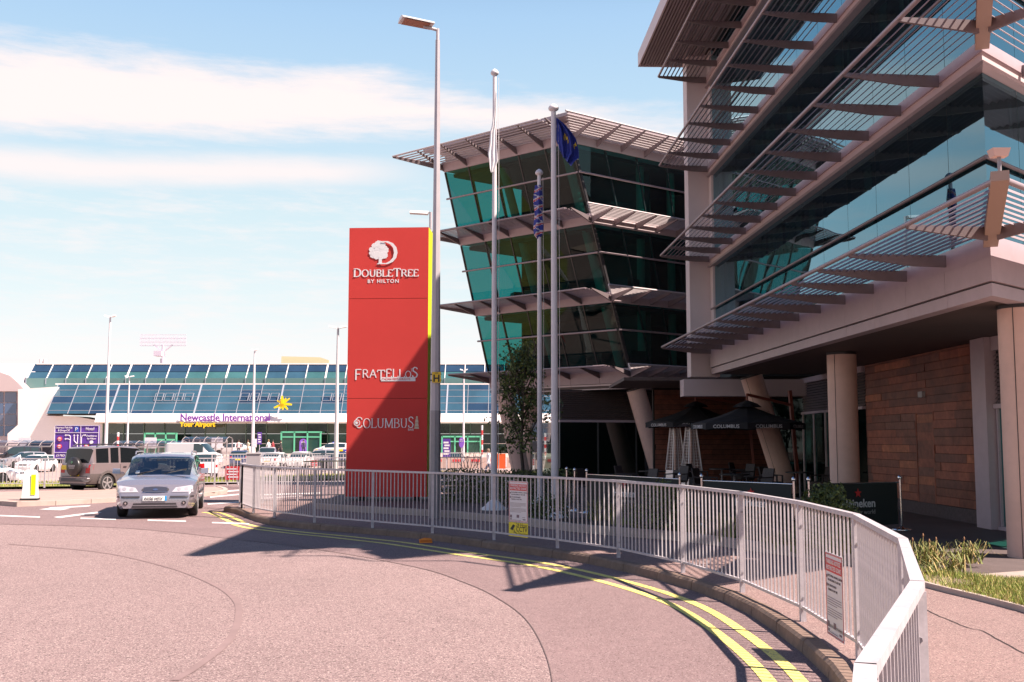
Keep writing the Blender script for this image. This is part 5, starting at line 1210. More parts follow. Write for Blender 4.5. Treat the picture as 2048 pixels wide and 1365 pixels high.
def car(name, label, cat, kind, paint, base, rz, group=None, low=None, hi=False, ladder=False, tint=None):
    S_ = PROF[kind]; L_, Wd = S_['L'], S_['W']; t = thing(name, label, cat, (base[0], base[1], base[2] if len(base) > 2 else .006), rz, group)
    xs = sorted(set([round(-L_ / 2 + L_ * k / (72 if hi else 44), 3) for k in range((72 if hi else 44) + 1)] + [x for x, _ in S_['top']] + [w + d for w in S_['wheels'] for d in (-.36, -.3, -.2, -.1, 0, .1, .2, .3, .36)]))
    xs = [x for x in xs if abs(x) <= L_ / 2 + .001]
    sill = .22 if kind != 'suv' else .34; R = S_['r'] + .05; gz = cg if not tint else tint
    rings = []
    for x in xs:
        zt = interp(x, S_['top']); zl = min(interp(x, S_['belt']), zt - .03); e = (L_ / 2 - abs(x)); w = Wd / 2 * (1 - .17 * max(0, 1 - e / .55) ** 2 - .0)
        if x < 0: w = Wd / 2 * (1 - .09 * max(0, 1 - e / .4) ** 2)
        arch = 0
        for wx in S_['wheels']:
            if abs(x - wx) < R: arch = max(arch, S_['r'] + sqrt(R * R - (x - wx) ** 2))
        zb = max(sill, arch if arch > sill else 0, .24 if e < .1 else 0); zb = min(zb, zt - .12); z1 = max(zb + .02, sill + .14); z1 = min(z1, zt - .09); z2 = max(z1 + .02, .60 if kind != 'suv' else .72); z2 = min(z2, zt - .06); zl = max(zl, z2 + .015); zl = min(zl, zt - .02)
        g = max(0, min(1, (zt - zl - .04) / .38)); boxy = kind in ('suv', 'van')
        wt = (.86 if boxy else .80) - 0 * g
        P = [(w * .90, zb), (w * .985, z1), (w, z2), (w * .985, zl), (w * (.93 - .0 * g), zl + (.02 if g > .1 else .006)), (w * lerp(.78, wt, g), zt - lerp(.012, .075, g)), (w * lerp(.5, wt * .86, g), zt - .012 * g - .004), (0, zt + .0)]
        rings.append((x, P, g))
    parts = {}
    def add(nm, m, verts, sm=True): parts.setdefault(nm, (MB(), m))[0].add(verts, [tuple(range(len(verts)))], 0, sm)
    polys = []; allv = []
    NP = 8
    for i in range(len(rings) - 1):
        xa, Pa, ga = rings[i]; xb, Pb, gb2 = rings[i + 1]; xm = (xa + xb) / 2; g = (ga + gb2) / 2
        for sd_ in (-1, 1):
            for j in range(NP - 1):
                v = [(xa, sd_ * Pa[j][0], Pa[j][1]), (xb, sd_ * Pb[j][0], Pb[j][1]), (xb, sd_ * Pb[j + 1][0], Pb[j + 1][1]), (xa, sd_ * Pa[j + 1][0], Pa[j + 1][1])]
                if sd_ < 0: v.reverse()
                nm, m = 'body', paint
                if j == 4 and g > .35:
                    for k, (a, b_) in enumerate(S_['sw']):
                        if a <= xm <= b_: nm, m = 'side_window_%d_%d' % (k, sd_), gz
                if j in (5, 6) and S_['ws'][0] <= xm <= S_['ws'][1]: nm, m = 'windscreen', gz
                if (j in (5, 6) and S_['rw'][0] <= xm <= S_['rw'][1]): nm, m = 'rear_window', gz
                if low and j < 2: nm, m = 'cladding', low
                o = len(allv); allv.extend(v); polys.append((o, o + 1, o + 2, o + 3))
                add(nm, m, v)
        v = [(xa, -Pa[0][0], Pa[0][1]), (xb, -Pb[0][0], Pb[0][1]), (xb, Pb[0][0], Pb[0][1]), (xa, Pa[0][0], Pa[0][1])]; add('underbody', trim, v, False)
    for k, (x, P, g) in ((0, rings[0]), (-1, rings[-1])):
        v = [(x, -p[0], p[1]) for p in P] + [(x, p[0], p[1]) for p in reversed(P[:-1])]
        if k == 0: v.reverse()
        o = len(allv); allv.extend(v); polys.append(tuple(range(o, o + len(v)))); add('body', paint, v)
    for nm, (mb, m) in parts.items():
        # merge doubles for smooth shading
        me = mesh_of(nm, mb, m); bm = bmesh.new(); bm.from_mesh(me); bmesh.ops.remove_doubles(bm, verts=bm.verts, dist=.0008); bm.to_mesh(me); bm.free()
        if nm == 'body': 
            for p in me.polygons: p.use_smooth = True
        o = mk(nm.split('_0')[0].split('_1')[0].split('_2')[0], me, None, t)
        if nm == 'body': body = o
    try:
        for ob in t.children:
            if ob.name.startswith('body'): ob.data.set_sharp_from_angle(angle=radians(38))
    except Exception: pass
    bvh = BVHTree.FromPolygons(allv, polys)
    def decal(nm, m, corners, axis, off=.006, nx=8, nz=4, parent=t, ell=False, thick=.0):
        """corners: (u, z) x 4 seen along the axis; axis 'F','B' (u = y) or 'L','R' (u = x)"""
        mb = MB(); P = []; c = corners
        for i in range(nz + 1):
            for k in range(nx + 1):
                s, q = k / nx, i / nz
                if ell:
                    aa, bb = s * 2 - 1, q * 2 - 1; aa2 = aa * sqrt(1 - bb * bb / 2); bb2 = bb * sqrt(1 - aa * aa / 2)
                    uu = c[0][0] + (c[1][0] - c[0][0]) * (aa2 + 1) / 2; zz = c[0][1] + (c[1][1] - c[0][1]) * (bb2 + 1) / 2
                else:
                    lo = (lerp(c[0][0], c[1][0], s), lerp(c[0][1], c[1][1], s)); hi_ = (lerp(c[3][0], c[2][0], s), lerp(c[3][1], c[2][1], s)); uu, zz = lerp(lo[0], hi_[0], q), lerp(lo[1], hi_[1], q)
                o_, d_ = {'F': (Vector((5, uu, zz)), Vector((-1, 0, 0))), 'B': (Vector((-5, uu, zz)), Vector((1, 0, 0))), 'L': (Vector((uu, 3, zz)), Vector((0, -1, 0))), 'R': (Vector((uu, -3, zz)), Vector((0, 1, 0)))}[axis]
                h = bvh.ray_cast(o_, d_); p = h[0] if h[0] else (o_ + d_ * (5 - L_ / 2 if axis in 'FB' else 3 - Wd / 2)); P.append(p - d_ * off)
        n = nx + 1; mb.add(P, [(i * n + k, i * n + k + 1, (i + 1) * n + k + 1, (i + 1) * n + k) for i in range(nz) for k in range(nx)], 0, True)
        return mk(nm, mb, m, parent)
    # wheels
    for wx in S_['wheels']:
        for sd_ in (-1, 1):
            y = sd_ * (Wd / 2 - .11); r = S_['r']; w = .10
            wh = mk('wheel', MB().lathe((wx, y, r), [(r * .55, -w), (r * .93, -w), (r, -w * .7), (r, w * .7), (r * .93, w), (r * .55, w)], 26, axis='Y'), tyre_m, t)
            mb = MB().lathe((wx, y + sd_ * (w * .55), r), [(r * .66, -.01), (r * .66, .01)], 22, axis='Y')
            mk('rim', mb, trim if hi else rim_m, wh)
            if hi or ladder:
                mb = MB(); yy = y + sd_ * (w + .002)
                for k in range(5):
                    a = 2 * pi * k / 5 + .3; mb.beam((wx + .03 * cos(a), yy - sd_ * .02, r + .03 * sin(a)), (wx + r * .64 * cos(a), yy - sd_ * .004, r + r * .64 * sin(a)), .03, .075, up=(-sin(a), 0, cos(a)), h1=.05)
                mb.tube((wx, yy - sd_ * .03, r), (wx, yy + sd_ * .004, r), .06, n=12)
                for k in range(24):
                    a, b_ = 2 * pi * k / 24, 2 * pi * (k + 1) / 24; mb.beam((wx + r * .65 * cos(a), yy - sd_ * .006, r + r * .65 * sin(a)), (wx + r * .65 * cos(b_), yy - sd_ * .006, r + r * .65 * sin(b_)), .03, .03)
                mk('spokes', mb, rim_m, wh)
            ar = MB().lathe((wx, y - sd_ * .02, r), [(r + .045, -.09), (r + .045, .06)], 20, axis='Y'); 
    mk('wheel_well', MB().box((S_['wheels'][0] - .34, -Wd / 2 + .26, .26), (S_['wheels'][0] + .34, Wd / 2 - .26, .7)).box((S_['wheels'][1] - .34, -Wd / 2 + .26, .26), (S_['wheels'][1] + .34, Wd / 2 - .26, .7)), black_m, t)
    zh = .66 if kind not in ('suv', 'van') else .82; hw = Wd / 2
    if not hi:
        for sd_ in (-1, 1):
            decal('headlight', lampw, [(sd_ * hw * .52, zh - .09), (sd_ * hw * .86, zh - .06), (sd_ * hw * .86, zh + .07), (sd_ * hw * .56, zh + .05)], 'F', .008, 4, 3)
            zr_ = .84 if kind != 'van' else .95
            decal('tail_light', lampr, [(sd_ * hw * .66, zr_ - .1), (sd_ * hw * .93, zr_ - .1), (sd_ * hw * .93, zr_ + .1), (sd_ * hw * .7, zr_ + .1)], 'B', .008, 4, 3)
            mk('mirror', MB().cbox((S_['ws'][1] - .35, sd_ * (hw + .07), 1.0 if kind not in ('suv', 'van') else 1.2), (.1, .18, .13)), paint, t)
        decal('grille', trim, [(-hw * .45, zh - .08), (hw * .45, zh - .08), (hw * .45, zh + .03), (-hw * .45, zh + .03)], 'F', .007, 6, 3)
        decal('number_plate', platew, [(-.26, .42), (.26, .42), (.26, .53), (-.26, .53)], 'F', .012, 3, 2); decal('number_plate', platey, [(-.26, .60), (.26, .60), (.26, .71), (-.26, .71)], 'B', .012, 3, 2)
        decal('bumper_strip', trim, [(-hw * .85, .30), (hw * .85, .30), (hw * .85, .36), (-hw * .85, .36)], 'B', .007, 8, 2)
    return t, decal, S_
# ---- hero estate car
silver = mat('estate_silver_lilac', (.33, .30, .34), .22, .55, coat=1.)
fb = G(312, 1036, 0); rb_ = Vector((0, 0, 0))
yaw = atan2(-cos(radians(13.5)), sin(radians(13.5)))      # heading towards the camera
hd = Vector((cos(yaw), sin(yaw), 0)); ce = fb - hd * 1.85 + Vector((.0, 0, 0))
tint = glass('windscreen_glass', (.42, .47, .44), .10, .7)
est, dec, S_ = car('estate_car', 'silver estate car driving towards the camera on the junction', 'car', 'estate', silver, (ce.x, ce.y, .006), yaw, hi=True, tint=tint); est.scale = (.96, .96, .96)
hw = .9
lref = mat('lamp_reflector', (.35, .33, .36), .35, .3)
dkp = mat('cabin_dark', (.03, .028, .03), .8)
mk('dashboard', MB().hexa([(.75, -.72, .3), (1.25, -.72, .3), (1.25, .72, .3), (.75, .72, .3), (.75, -.70, .92), (1.22, -.70, .90), (1.22, .70, .90), (.75, .70, .92)]), dkp, est)
mk('cabin_floor', MB().box((-2.0, -.74, .27), (.75, .74, .33)).box((-2.2, -.74, .3), (-1.0, .74, .80)), dkp, est)
for sx in (-.38, .38):
    for xx in (-.1, -1.0): mk('seat', MB().hexa([(xx - .1, sx - .26, .35), (xx + .1, sx - .26, .35), (xx + .1, sx + .26, .35), (xx - .1, sx + .26, .35), (xx - .22, sx - .22, 1.02), (xx - .08, sx - .22, 1.02), (xx - .08, sx + .22, 1.02), (xx - .22, sx + .22, 1.02)]).box((xx - .24, sx - .13, 1.06), (xx - .12, sx + .13, 1.24)), mat('seat_cloth', (.10, .10, .11), .9), est)
mk('steering_wheel', MB().lathe((.58, -.38, .92), [(.19, -.012), (.19, .012), (.16, .012), (.16, -.012)], 18, axis='X'), dkp, est)
mk('rear_view_mirror', MB().box((.72, -.12, 1.22), (.75, .12, 1.30)), dkp, est)
# the front: lamps, grille, bumper details
dec('grille', trim, [(-.30, .585), (.30, .725), (0, 0), (0, 0)], 'F', .012, 12, 8, ell=True)
g_ = dec('grille_mesh', chrome, [(-.285, .595), (.285, .60), (.285, .61), (-.285, .608)], 'F', .016, 10, 1)
for z in (.63, .655, .68, .705): dec('grille_bar', chrome, [(-.26, z), (.26, z), (.26, z + .008), (-.26, z + .008)], 'F', .016, 10, 1)
dec('badge', mat('badge_blue', (.05, .07, .14), .2), [(-.055, .635), (.055, .68), (0, 0), (0, 0)], 'F', .022, 6, 4, ell=True)
for s in (-1, 1):
    hl = dec('headlight', lampw, [(s * .36, .60), (s * .83, .60), (s * .80, .75), (s * .44, .70)], 'F', .012, 8, 5)
    dec('headlight_reflector', lref, [(s * .47, .63), (s * .56, .70), (0, 0), (0, 0)], 'F', .018, 6, 6, ell=True); dec('headlight_reflector', lref, [(s * .63, .64), (s * .72, .71), (0, 0), (0, 0)], 'F', .018, 6, 6, ell=True)
    dec('bumper_strip', trim, [(s * .33, .475), (s * .84, .475), (s * .84, .515), (s * .33, .515)], 'F', .012, 8, 2)
    dec('fog_light', black_m, [(s * .58, .31), (s * .68, .40), (0, 0), (0, 0)], 'F', .014, 6, 6, ell=True); dec('fog_lens', chrome, [(s * .61, .33), (s * .65, .38), (0, 0), (0, 0)], 'F', .02, 5, 5, ell=True)
    mk('mirror', MB().hexa([(.88, s * .93, .98), (.98, s * .93, .98), (.98, s * 1.10, .99), (.88, s * 1.10, .99), (.88, s * .93, 1.10), (.96, s * .93, 1.09), (.96, s * 1.10, 1.08), (.88, s * 1.10, 1.11)]).beam((.93, s * .84, .99), (.93, s * .95, 1.02), .06, .05), silver, est)
    mk('roof_rail', MB().path([(.25, s * .66, 1.43), (.1, s * .66, 1.50), (-1.6, s * .66, 1.49), (-1.8, s * .66, 1.42)], .017, 8), silver, est)
    mk('side_strip', MB().box((-.98, s * .895, .50), (1.0, s * .918, .56)), trim, est)
    ax = 'L' if s > 0 else 'R'
    for x in (-1.18, -.17, 1.0): dec('door_seam', trim, [(x - .006, .30), (x + .006, .30), (x + .006, .90), (x - .006, .90)], ax, .003, 1, 6)
    for x in (-.95, .05): dec('door_handle', silver, [(x - .09, .79), (x + .09, .79), (x + .09, .825), (x - .09, .825)], ax, .022, 3, 1)
    dec('tail_light', lampr, [(s * .70, .80), (s * .87, .80), (s * .86, 1.15), (s * .72, 1.15)], 'B', .01, 4, 5)
dec('lower_grille', trim, [(-.50, .25), (.50, .25), (.46, .355), (-.46, .355)], 'F', .012, 12, 3)
dec('lower_grille_bar', silver, [(-.48, .295), (.48, .295), (.48, .31), (-.48, .31)], 'F', .018, 12, 1)
pl = dec('number_plate', platew, [(-.26, .405), (.26, .405), (.26, .515), (-.26, .515)], 'F', .022, 6, 2)
dec('plate_band', mat('plate_blue', (.02, .25, .55), .4), [(.26, .406), (.215, .406), (.215, .514), (.26, .514)], 'F', .026, 1, 1) 
text('plate_lettering', 'AX06 HCV', .098, black_m, est, (2.375 + .030, -.0 + .205, .425), (0, -1, 0) if False else (0, 1, 0), ext=.001) if False else None
text('plate_lettering', 'AX06 HCV', .094, black_m, est, (2.408, -.235, .428), (0, 1, 0), ext=.002, sx=.93, bold=.001)
# interior seen through the windscreen: seats, dashboard things and driver
mk('wiper', MB().beam((1.36, -.5, .995), (1.10, .1, 1.10), .015, .012).beam((1.34, .1, .99), (1.12, .6, 1.10), .015, .012), trim, est)
mk('sun_visor', MB().box((.72, -.5, 1.285), (.73, -.15, 1.34)).box((.72, .28, 1.29), (.73, .52, 1.335)), mat('visor', (.4, .38, .36), .7), est) if False else None
dec('parking_disc', mat('disc_white', (.7, .7, .68), .6), [(-.55, 1.0), (-.45, 1.0), (-.46, 1.06), (-.54, 1.06)], 'F', .004, 2, 2)
dec('windscreen_reflection_seat', mat('seat_grey', (.16, .17, .17), .8), [(.05, 1.1), (.25, 1.1), (.23, 1.33), (.08, 1.33)], 'F', .003, 3, 3) if False else None
# ---- off-roader
two = mat('offroader_pewter', (.24, .19, .195), .3, .3, coat=.6); clad = mat('offroader_cladding', (.10, .082, .08), .6)
b1 = G(137, 988, 0); b2_ = G(206, 986, 0)
az_ = radians(31); yaw2 = pi / 2 - az_; hd2 = Vector((cos(yaw2), sin(yaw2), 0)); lf = Vector((-hd2.y, hd2.x, 0))
wr = G(210, 986, 0); cc_ = wr + hd2 * 1.28 * .87 + lf * .80 * .87 - hd2 * .08
lr, dec2, S2 = car('offroad_car', 'pewter three door off-roader with black spare wheel cover, seen from behind', 'car', 'suv', two, (cc_.x, cc_.y, .006), yaw2, low=clad, ladder=True, tint=mat('offroader_glass', (.008, .010, .012), .08, spec=.5)); lr.scale = (.80, .87, .87)
sp_ = mk('spare_wheel_cover', MB().lathe((-2.20, -.08, .98), [(.30, .10), (.355, .06), (.36, -.06), (.33, -.12), (.12, -.135)], 28, axis='X'), mat('spare_cover', (.03, .026, .027), .35), lr)
mk('cover_stripes', MB().box((-2.345, -.26, 1.02), (-2.338, .10, 1.04)).box((-2.345, -.26, .97), (-2.338, .10, .99)).box((-2.345, -.23, .92), (-2.338, .07, .94)), galv, sp_)
mk('cover_badge', MB().lathe((-2.345, -.08, 1.14), [(.05, -.004), (.05, .004)], 12, axis='X'), mat('badge_green', (.1, .25, .15), .4), sp_)
dec2('rear_bumper', clad, [(-.88, .42), (.88, .42), (.88, .62), (-.88, .62)], 'B', .03, 8, 2)
dec2('rear_number_plate', platey, [(.34, .86), (.80, .86), (.80, 1.02), (.34, 1.02)], 'B', .02, 3, 2)
for s in (-1, 1):
    dec2('tail_light', lampr, [(s * .76, .86), (s * .885, .86), (s * .885, 1.06), (s * .76, 1.06)], 'B', .014, 2, 3)
    mk('roof_rail', MB().path([(.35, s * .70, 1.71), (.2, s * .70, 1.81), (-1.5, s * .70, 1.81), (-1.7, s * .70, 1.73)], .022, 8), black_m, lr)
    ax = 'L' if s > 0 else 'R'
    for x in (-.66, .78): dec2('door_seam', trim, [(x - .008, .45), (x + .008, .45), (x + .008, 1.06), (x - .008, 1.06)], ax, .004, 1, 6)
    dec2('door_handle', trim, [(-.52, .93), (-.36, .93), (-.36, .98), (-.52, .98)], ax, .02, 2, 1)
    dec2('side_cladding', clad, [(-.85, .50), (.85, .50), (.85, .66), (-.85, .66)], ax, .015, 6, 2)
    for wx in S2['wheels']:
        mb = MB(); yy = s * .915
        for k in range(13):
            a, b_ = pi * k / 13, pi * (k + 1) / 13; r1 = .43
            mb.beam((wx + r1 * cos(a), yy, .355 + r1 * sin(a)), (wx + r1 * cos(b_), yy, .355 + r1 * sin(b_)), .06, .09)
        mk('wheel_arch', mb, clad, lr)
mk('exhaust', MB().tube((-2.15, -.5, .36), (-1.9, -.5, .36), .04, n=8), chrome, lr)
mk('aerial', MB().path([(1.0, .78, 1.15), (.7, .84, 1.7)], .006, 4), black_m, lr)
# ---- parked and distant cars
wh = mat('car_white', (.74, .70, .69), .3, coat=.5); dk = mat('car_graphite', (.045, .04, .05), .3, .3, coat=.5); sv = mat('car_silver', (.42, .39, .41), .3, .4, coat=.5); nb = mat('car_navy', (.03, .045, .12), .3, coat=.5); br = mat('car_plum', (.055, .03, .045), .3, coat=.5)
PK = 'cars parked in the forecourt'
def park(px, py, kind, m, deg, label, nm='parked_car', cat='car'):
    p = GC(px, py); return car(nm, label, cat, kind, m, (p.x, p.y, p.z + .01), radians(deg), PK)
park(33, 933, 'suv', dk, 200, 'dark grey off-roader parked at far left behind the silver hatchback')
park(48, 937, 'hatch', sv, 230, 'small silver hatchback between the dark off-roader and the white hatchback')
park(72, 945, 'hatch', wh, 262, 'white hatchback facing the camera near the left edge')
park(-30, 968, 'saloon', wh, 4, 'white car nearest the verge railing, cut by the left edge of the picture')
park(86, 926, 'van', mat('van_black', (.03, .028, .04), .4), 185, 'black minibus parked left of the purple direction sign', 'parked_van', 'van')
park(238, 925, 'hatch', sv, 330, 'silver hatchback whose roof shows above the off-roader bonnet')
park(262, 938, 'saloon', dk, 200, 'dark saloon between the off-roader and the estate car')
park(388, 930, 'van', wh, 350, 'white delivery van behind the estate car roof', 'parked_van', 'van')
park(345, 938, 'saloon', dk, 190, 'dark saloon just behind the roof of the estate car')
p = GC(404, 955); mp = car('parked_people_carrier', 'rounded white people carrier with red tail lamp right behind the estate car', 'car', 'suv', wh, (p.x, p.y, p.z), radians(112), PK)
park(466, 913, 'saloon', wh, 185, 'white saloon side on in front of the right hand trolley shelter')
park(480, 934, 'hatch', nb, 100, 'dark blue hatchback half hidden by the grey cabinet')
park(536, 926, 'hatch', sv, 100, 'silver blue hatchback right of the grey cabinet, farther one')
park(553, 938, 'saloon', wh, 82, 'white saloon with yellow rear plate right of the grey cabinet')
park(600, 937, 'hatch', wh, 268, 'boxy white hatchback right of the white saloon, near the small red notice')
park(682, 938, 'hatch', nb, 170, 'dark blue hatchback at the left edge of the totem')
park(911, 938, 'saloon', br, 86, 'plum saloon seen from behind between lamp post and flagpole')
park(640, 932, 'hatch', sv, 190, 'silver hatchback partly behind the small red notice')
p = G(664, 913, .05); pc, decp, _ = car('patrol_car', 'white patrol car with blue and yellow checks by the terminal doors', 'police car', 'hatch', wh, (p.x, p.y, .05), radians(182))
for s, ax in ((-1, 'R'), (1, 'L')):
    for k in range(8):
        x = -1.7 + k * .44
        decp('check', yel if k % 2 else mat('check_blue', (.02, .05, .4), .4), [(x, .55), (x + .42, .55), (x + .42, .74), (x, .74)], ax, .01, 2, 1)
mk('light_bar', MB().box((-.3, -.5, 1.44), (-.1, .5, 1.53)), mat('light_bar_blue', (.02, .06, .5), .2), pc)
# ================================================================== PEOPLE
def person(label, base, rz, top, legs, hair=(.05, .035, .03), h=1.72, stride=.15, arms=0., bag=False, skirt=False):
    t = thing('person', label, 'person', tuple(base), rz); k = h / 1.75
    V = [(0, 0, .96), (0, .0, 1.12), (0, .01, 1.30), (0, .01, 1.43), (0, .015, 1.53), (0, .03, 1.62), (0, .03, 1.72)]; Rr = [(.14, .10), (.135, .09), (.16, .10), (.12, .08), (.05, .05), (.075, .088), (.06, .07)]
    E = [(i, i + 1) for i in range(6)]; rr = list(Rr)
    for s in (-1, 1):
        o = len(V); a = s * stride
        V += [(s * .09, 0, .90), (s * .10, a * .7 + .02, .50), (s * .10, a - .03, .09), (s * .11, a + .12, .035)]; rr += [(.085, .09), (.055, .06), (.038, .042), (.035, .03)]; E += [(0, o), (o, o + 1), (o + 1, o + 2), (o + 2, o + 3)]
        o = len(V); V += [(s * .19, .0, 1.40), (s * .25, -a * .5 + .0, 1.13), (s * .24, -a * .9 + .06 + arms * .2, .90 + arms * .2), (s * .235, -a * .9 + .08 + arms * .26, .81 + arms * .2)]; rr += [(.055, .055), (.042, .042), (.03, .03), (.035, .025)]; E += [(3, o), (o, o + 1), (o + 1, o + 2), (o + 2, o + 3)]
    me = bpy.data.meshes.new('body'); me.from_pydata([tuple(c * k for c in v) for v in V], E, []); ob = bpy.data.objects.new('body', me); COL.objects.link(ob)
    sk = ob.modifiers.new('s', 'SKIN')
    for i, r in enumerate(rr): me.skin_vertices[0].data[i].radius = (r[0] * k, r[1] * k)
    me.skin_vertices[0].data[0].use_root = True
    ss = ob.modifiers.new('u', 'SUBSURF'); ss.levels = 1
    dg = bpy.context.evaluated_depsgraph_get(); em = bpy.data.meshes.new_from_object(ob.evaluated_get(dg), depsgraph=dg)
    COL.objects.unlink(ob); bpy.data.objects.remove(ob)
    em.materials.clear()
    for m in (mat('skin', (.50, .29, .21), .6), mat('cloth_%d_%d_%d' % tuple(int(c * 99) for c in top), top, .8), mat('cloth_%d_%d_%d' % tuple(int(c * 99) for c in legs), legs, .8), mat('shoe', (.03, .025, .025), .6)): em.materials.append(m)
    for p in em.polygons:
        z = p.center.z / k; x = abs(p.center.x) / k
        p.material_index = 0 if z > 1.49 or (x > .19 and z < (.92 if not arms else 1.15)) else (1 if z > (.93 if x < .19 else .85) else (3 if z < .09 else 2)); p.use_smooth = True
    mk('body', em, None, t)
    mk('hair', MB().lathe((0, .012 * k, 1.60 * k), [(.06 * k, -.02 * k), (.088 * k, .03 * k), (.092 * k, .10 * k), (.07 * k, .155 * k), (.02 * k, .18 * k)], 12), mat('hair_%d' % int(hair[0] * 99), hair, .8), t)
    if bag: mk('bag', MB().box((.26 * k, -.1, .45), (.38 * k, .2, .80)), black_m, t)
    return t
def gp(px, Y): p = D(px, 900, Y); return Vector((p.x, Y, zc(p.x, Y) if Y < 109 else .056))
person('person in white shirt and blue jeans walking beyond the hedge left of the first flagpole', gp(977, 62), 2.0, (.75, .72, .74), (.10, .12, .2), (.2, .14, .1), 1.78, .18)
person('person in dark coat standing before the arch shaped sign', gp(607, 118), pi, (.05, .05, .09), (.04, .04, .05))
person('person in pale pink top walking at the right end of the trolley shelter', gp(477, 112), .4, (.65, .45, .45), (.04, .04, .05))
person('person in cream clothing beside the lamp column above the grey cabinet', gp(496, 108), 2.4, (.7, .6, .45), (.5, .42, .3), (.1, .05, .03))
person('person in white top leftmost of the group near the entrance', gp(537, 108), 1.2, (.7, .66, .66), (.08, .08, .18), (.25, .16, .08), 1.75)
person('person in maroon top in the middle of the group near the entrance', gp(546, 110), 1.5, (.30, .04, .05), (.06, .06, .12))
person('person in dark clothes pulling a case, rightmost of the group near the entrance', gp(562, 106), 1.9, (.06, .05, .05), (.05, .04, .05), bag=True, stride=.22)
# ================================================================== TERRACE
def barrier_post(px, py, label):
    b = G(px, py, .14); t = thing('barrier_post', label, 'post', tuple(b), group='chrome barrier posts of the terrace')
    mk('base_disc', MB().lathe((0, 0, 0), [(.17, 0), (.17, .015), (.05, .035), (.02, .06)], 20), chrome, t)
    mk('stem', MB().tube((0, 0, .03), (0, 0, .90), .022, n=12), chrome, t); mk('cap', MB().lathe((0, 0, .88), [(.03, 0), (.04, .02), (.035, .05), (.012, .075)], 14), chrome, t); return b
bps = [barrier_post(x, y, l) for x, y, l in ((1803, 1060, 'chrome barrier post in front of the timber wall, the rightmost'), (1620, 1069, 'chrome barrier post right of a close pair, just left of the round bush'), (1590, 1069, 'chrome barrier post left of a close pair, left of the round bush'), (1405, 1053, 'chrome barrier post right of the patio heaters'), (1361, 1047, 'chrome barrier post between the patio heaters'), (1174, 1026, 'chrome barrier post rightmost of three behind the flagpoles'), (1150, 1022, 'chrome barrier post middle one of three behind the flagpoles'), (1134, 1017, 'chrome barrier post leftmost of three behind the flagpoles'))]
ban = mat('banner_black', (.012, .016, .015), .7); star_r = mat('banner_star', (.55, .03, .03), .6); ban_w = mat('banner_white', (.55, .54, .54), .6)
def banner(a, b, label, s0=.5, tsz=.17):
    d = (b - a).normalized(); nn = d.cross(Vector((0, 0, 1))); 
    if nn.y > 0: d = -d; a, b = b, a; nn = -nn
    L_ = (b - a).length; c = (a + b) / 2; t = thing('barrier_banner', label, 'banner', tuple(c), group='printed banners strung between the barrier posts')
    q = lambda s, z, o=0.: (d * (s - L_ / 2)) + Vector((0, 0, z)) + nn * (o + .012 * sin(s * 5))
    mb = MB(); n = 12; P = []
    for i in range(n + 1): P += [q(.06 + (L_ - .12) * i / n, .10), q(.06 + (L_ - .12) * i / n, .82)]
    mb.add(P, [(2 * i, 2 * i + 2, 2 * i + 3, 2 * i + 1) for i in range(n)], 0, True); mk('cloth', mb, ban, t)
    mk('top_bar', MB().tube(q(.03, .83), q(L_ - .03, .83), .012, n=8), chrome, t)
    sc = L_ * s0; pts = []
    for k in range(10): r = .085 if k % 2 == 0 else .036; an = pi / 2 + k * pi / 5; pts.append(q(sc, .66, .02) + d * r * cos(an) + Vector((0, 0, r * sin(an))))
    mk('star', MB().prism(pts, nn * .003), star_r, t)
    text('lettering', 'Heineken', tsz, ban_w, t, q(sc, .42, .03), d, ext=.002, align='CENTER', bold=.004)
    text('lettering', 'open your world', tsz * .55, mat('banner_grey', (.28, .28, .27), .6), t, q(sc, .30, .03), d, ext=.002, align='CENTER')
banner(bps[1], bps[0], 'black banner with red star and white word in front of the timber wall', .52, .20)
banner(bps[3], bps[2], 'black banner with red star in the middle, left of the round bush', .56, .19)
banner(bps[5], bps[4], 'black banner with red star behind the tall plants, right of the flagpoles', .45, .20)
# patio heaters
def heater(px, py, label, s=1.):
    b = G(px, py, .14); t = thing('patio_heater', label, 'patio heater', tuple(b), .35, group='pyramid patio heaters')
    hm = mat('heater_steel', (.60, .54, .54), .35, .5)
    mk('base_box', MB().hexa([(-.27, -.27, 0), (.27, -.27, 0), (.27, .27, 0), (-.27, .27, 0), (-.235, -.235, .62), (.235, -.235, .62), (.235, .235, .62), (-.235, .235, .62)]), hm, t)
    for sx, sy in ((-1, -1), (1, -1), (1, 1), (-1, 1)): mk('corner_strut', MB().beam((sx * .235, sy * .235, .62), (sx * .115, sy * .115, 1.98), .035, .035), hm, t)
    mk('glass_tube', MB().tube((0, 0, .62), (0, 0, 1.95), .05, n=12), mat('heater_tube', (.5, .33, .28), .15, .3), t)
    for sx, sy in ((0, -1), (1, 0), (0, 1), (-1, 0)):
        mb = MB()
        for k in range(14):
            z = .70 + k * .09; w = .225 - (z - .62) * .088; dd = .235 - (z - .62) * .0885
            a, b_ = ((-w, sy * dd, z), (w, sy * dd, z)) if sy else ((sx * dd, -w, z), (sx * dd, w, z)); mb.beam(a, b_, .006, .006)
        for k in range(5):
            f = (k - 2) / 2.6; a, b_ = ((f * .225, sy * .235, .64), (f * .11, sy * .115, 1.96)) if sy else ((sx * .235, f * .225, .64), (sx * .115, f * .11, 1.96)); mb.beam(a, b_, .006, .006)
        mk('wire_guard', mb, hm, t)
    mk('cap', MB().hexa([(-.40, -.40, 2.0), (.40, -.40, 2.0), (.40, .40, 2.0), (-.40, .40, 2.0), (-.2, -.2, 2.07), (.2, -.2, 2.07), (.2, .2, 2.07), (-.2, .2, 2.07)]), mat('heater_cap', (.13, .11, .13), .35, .4), t)
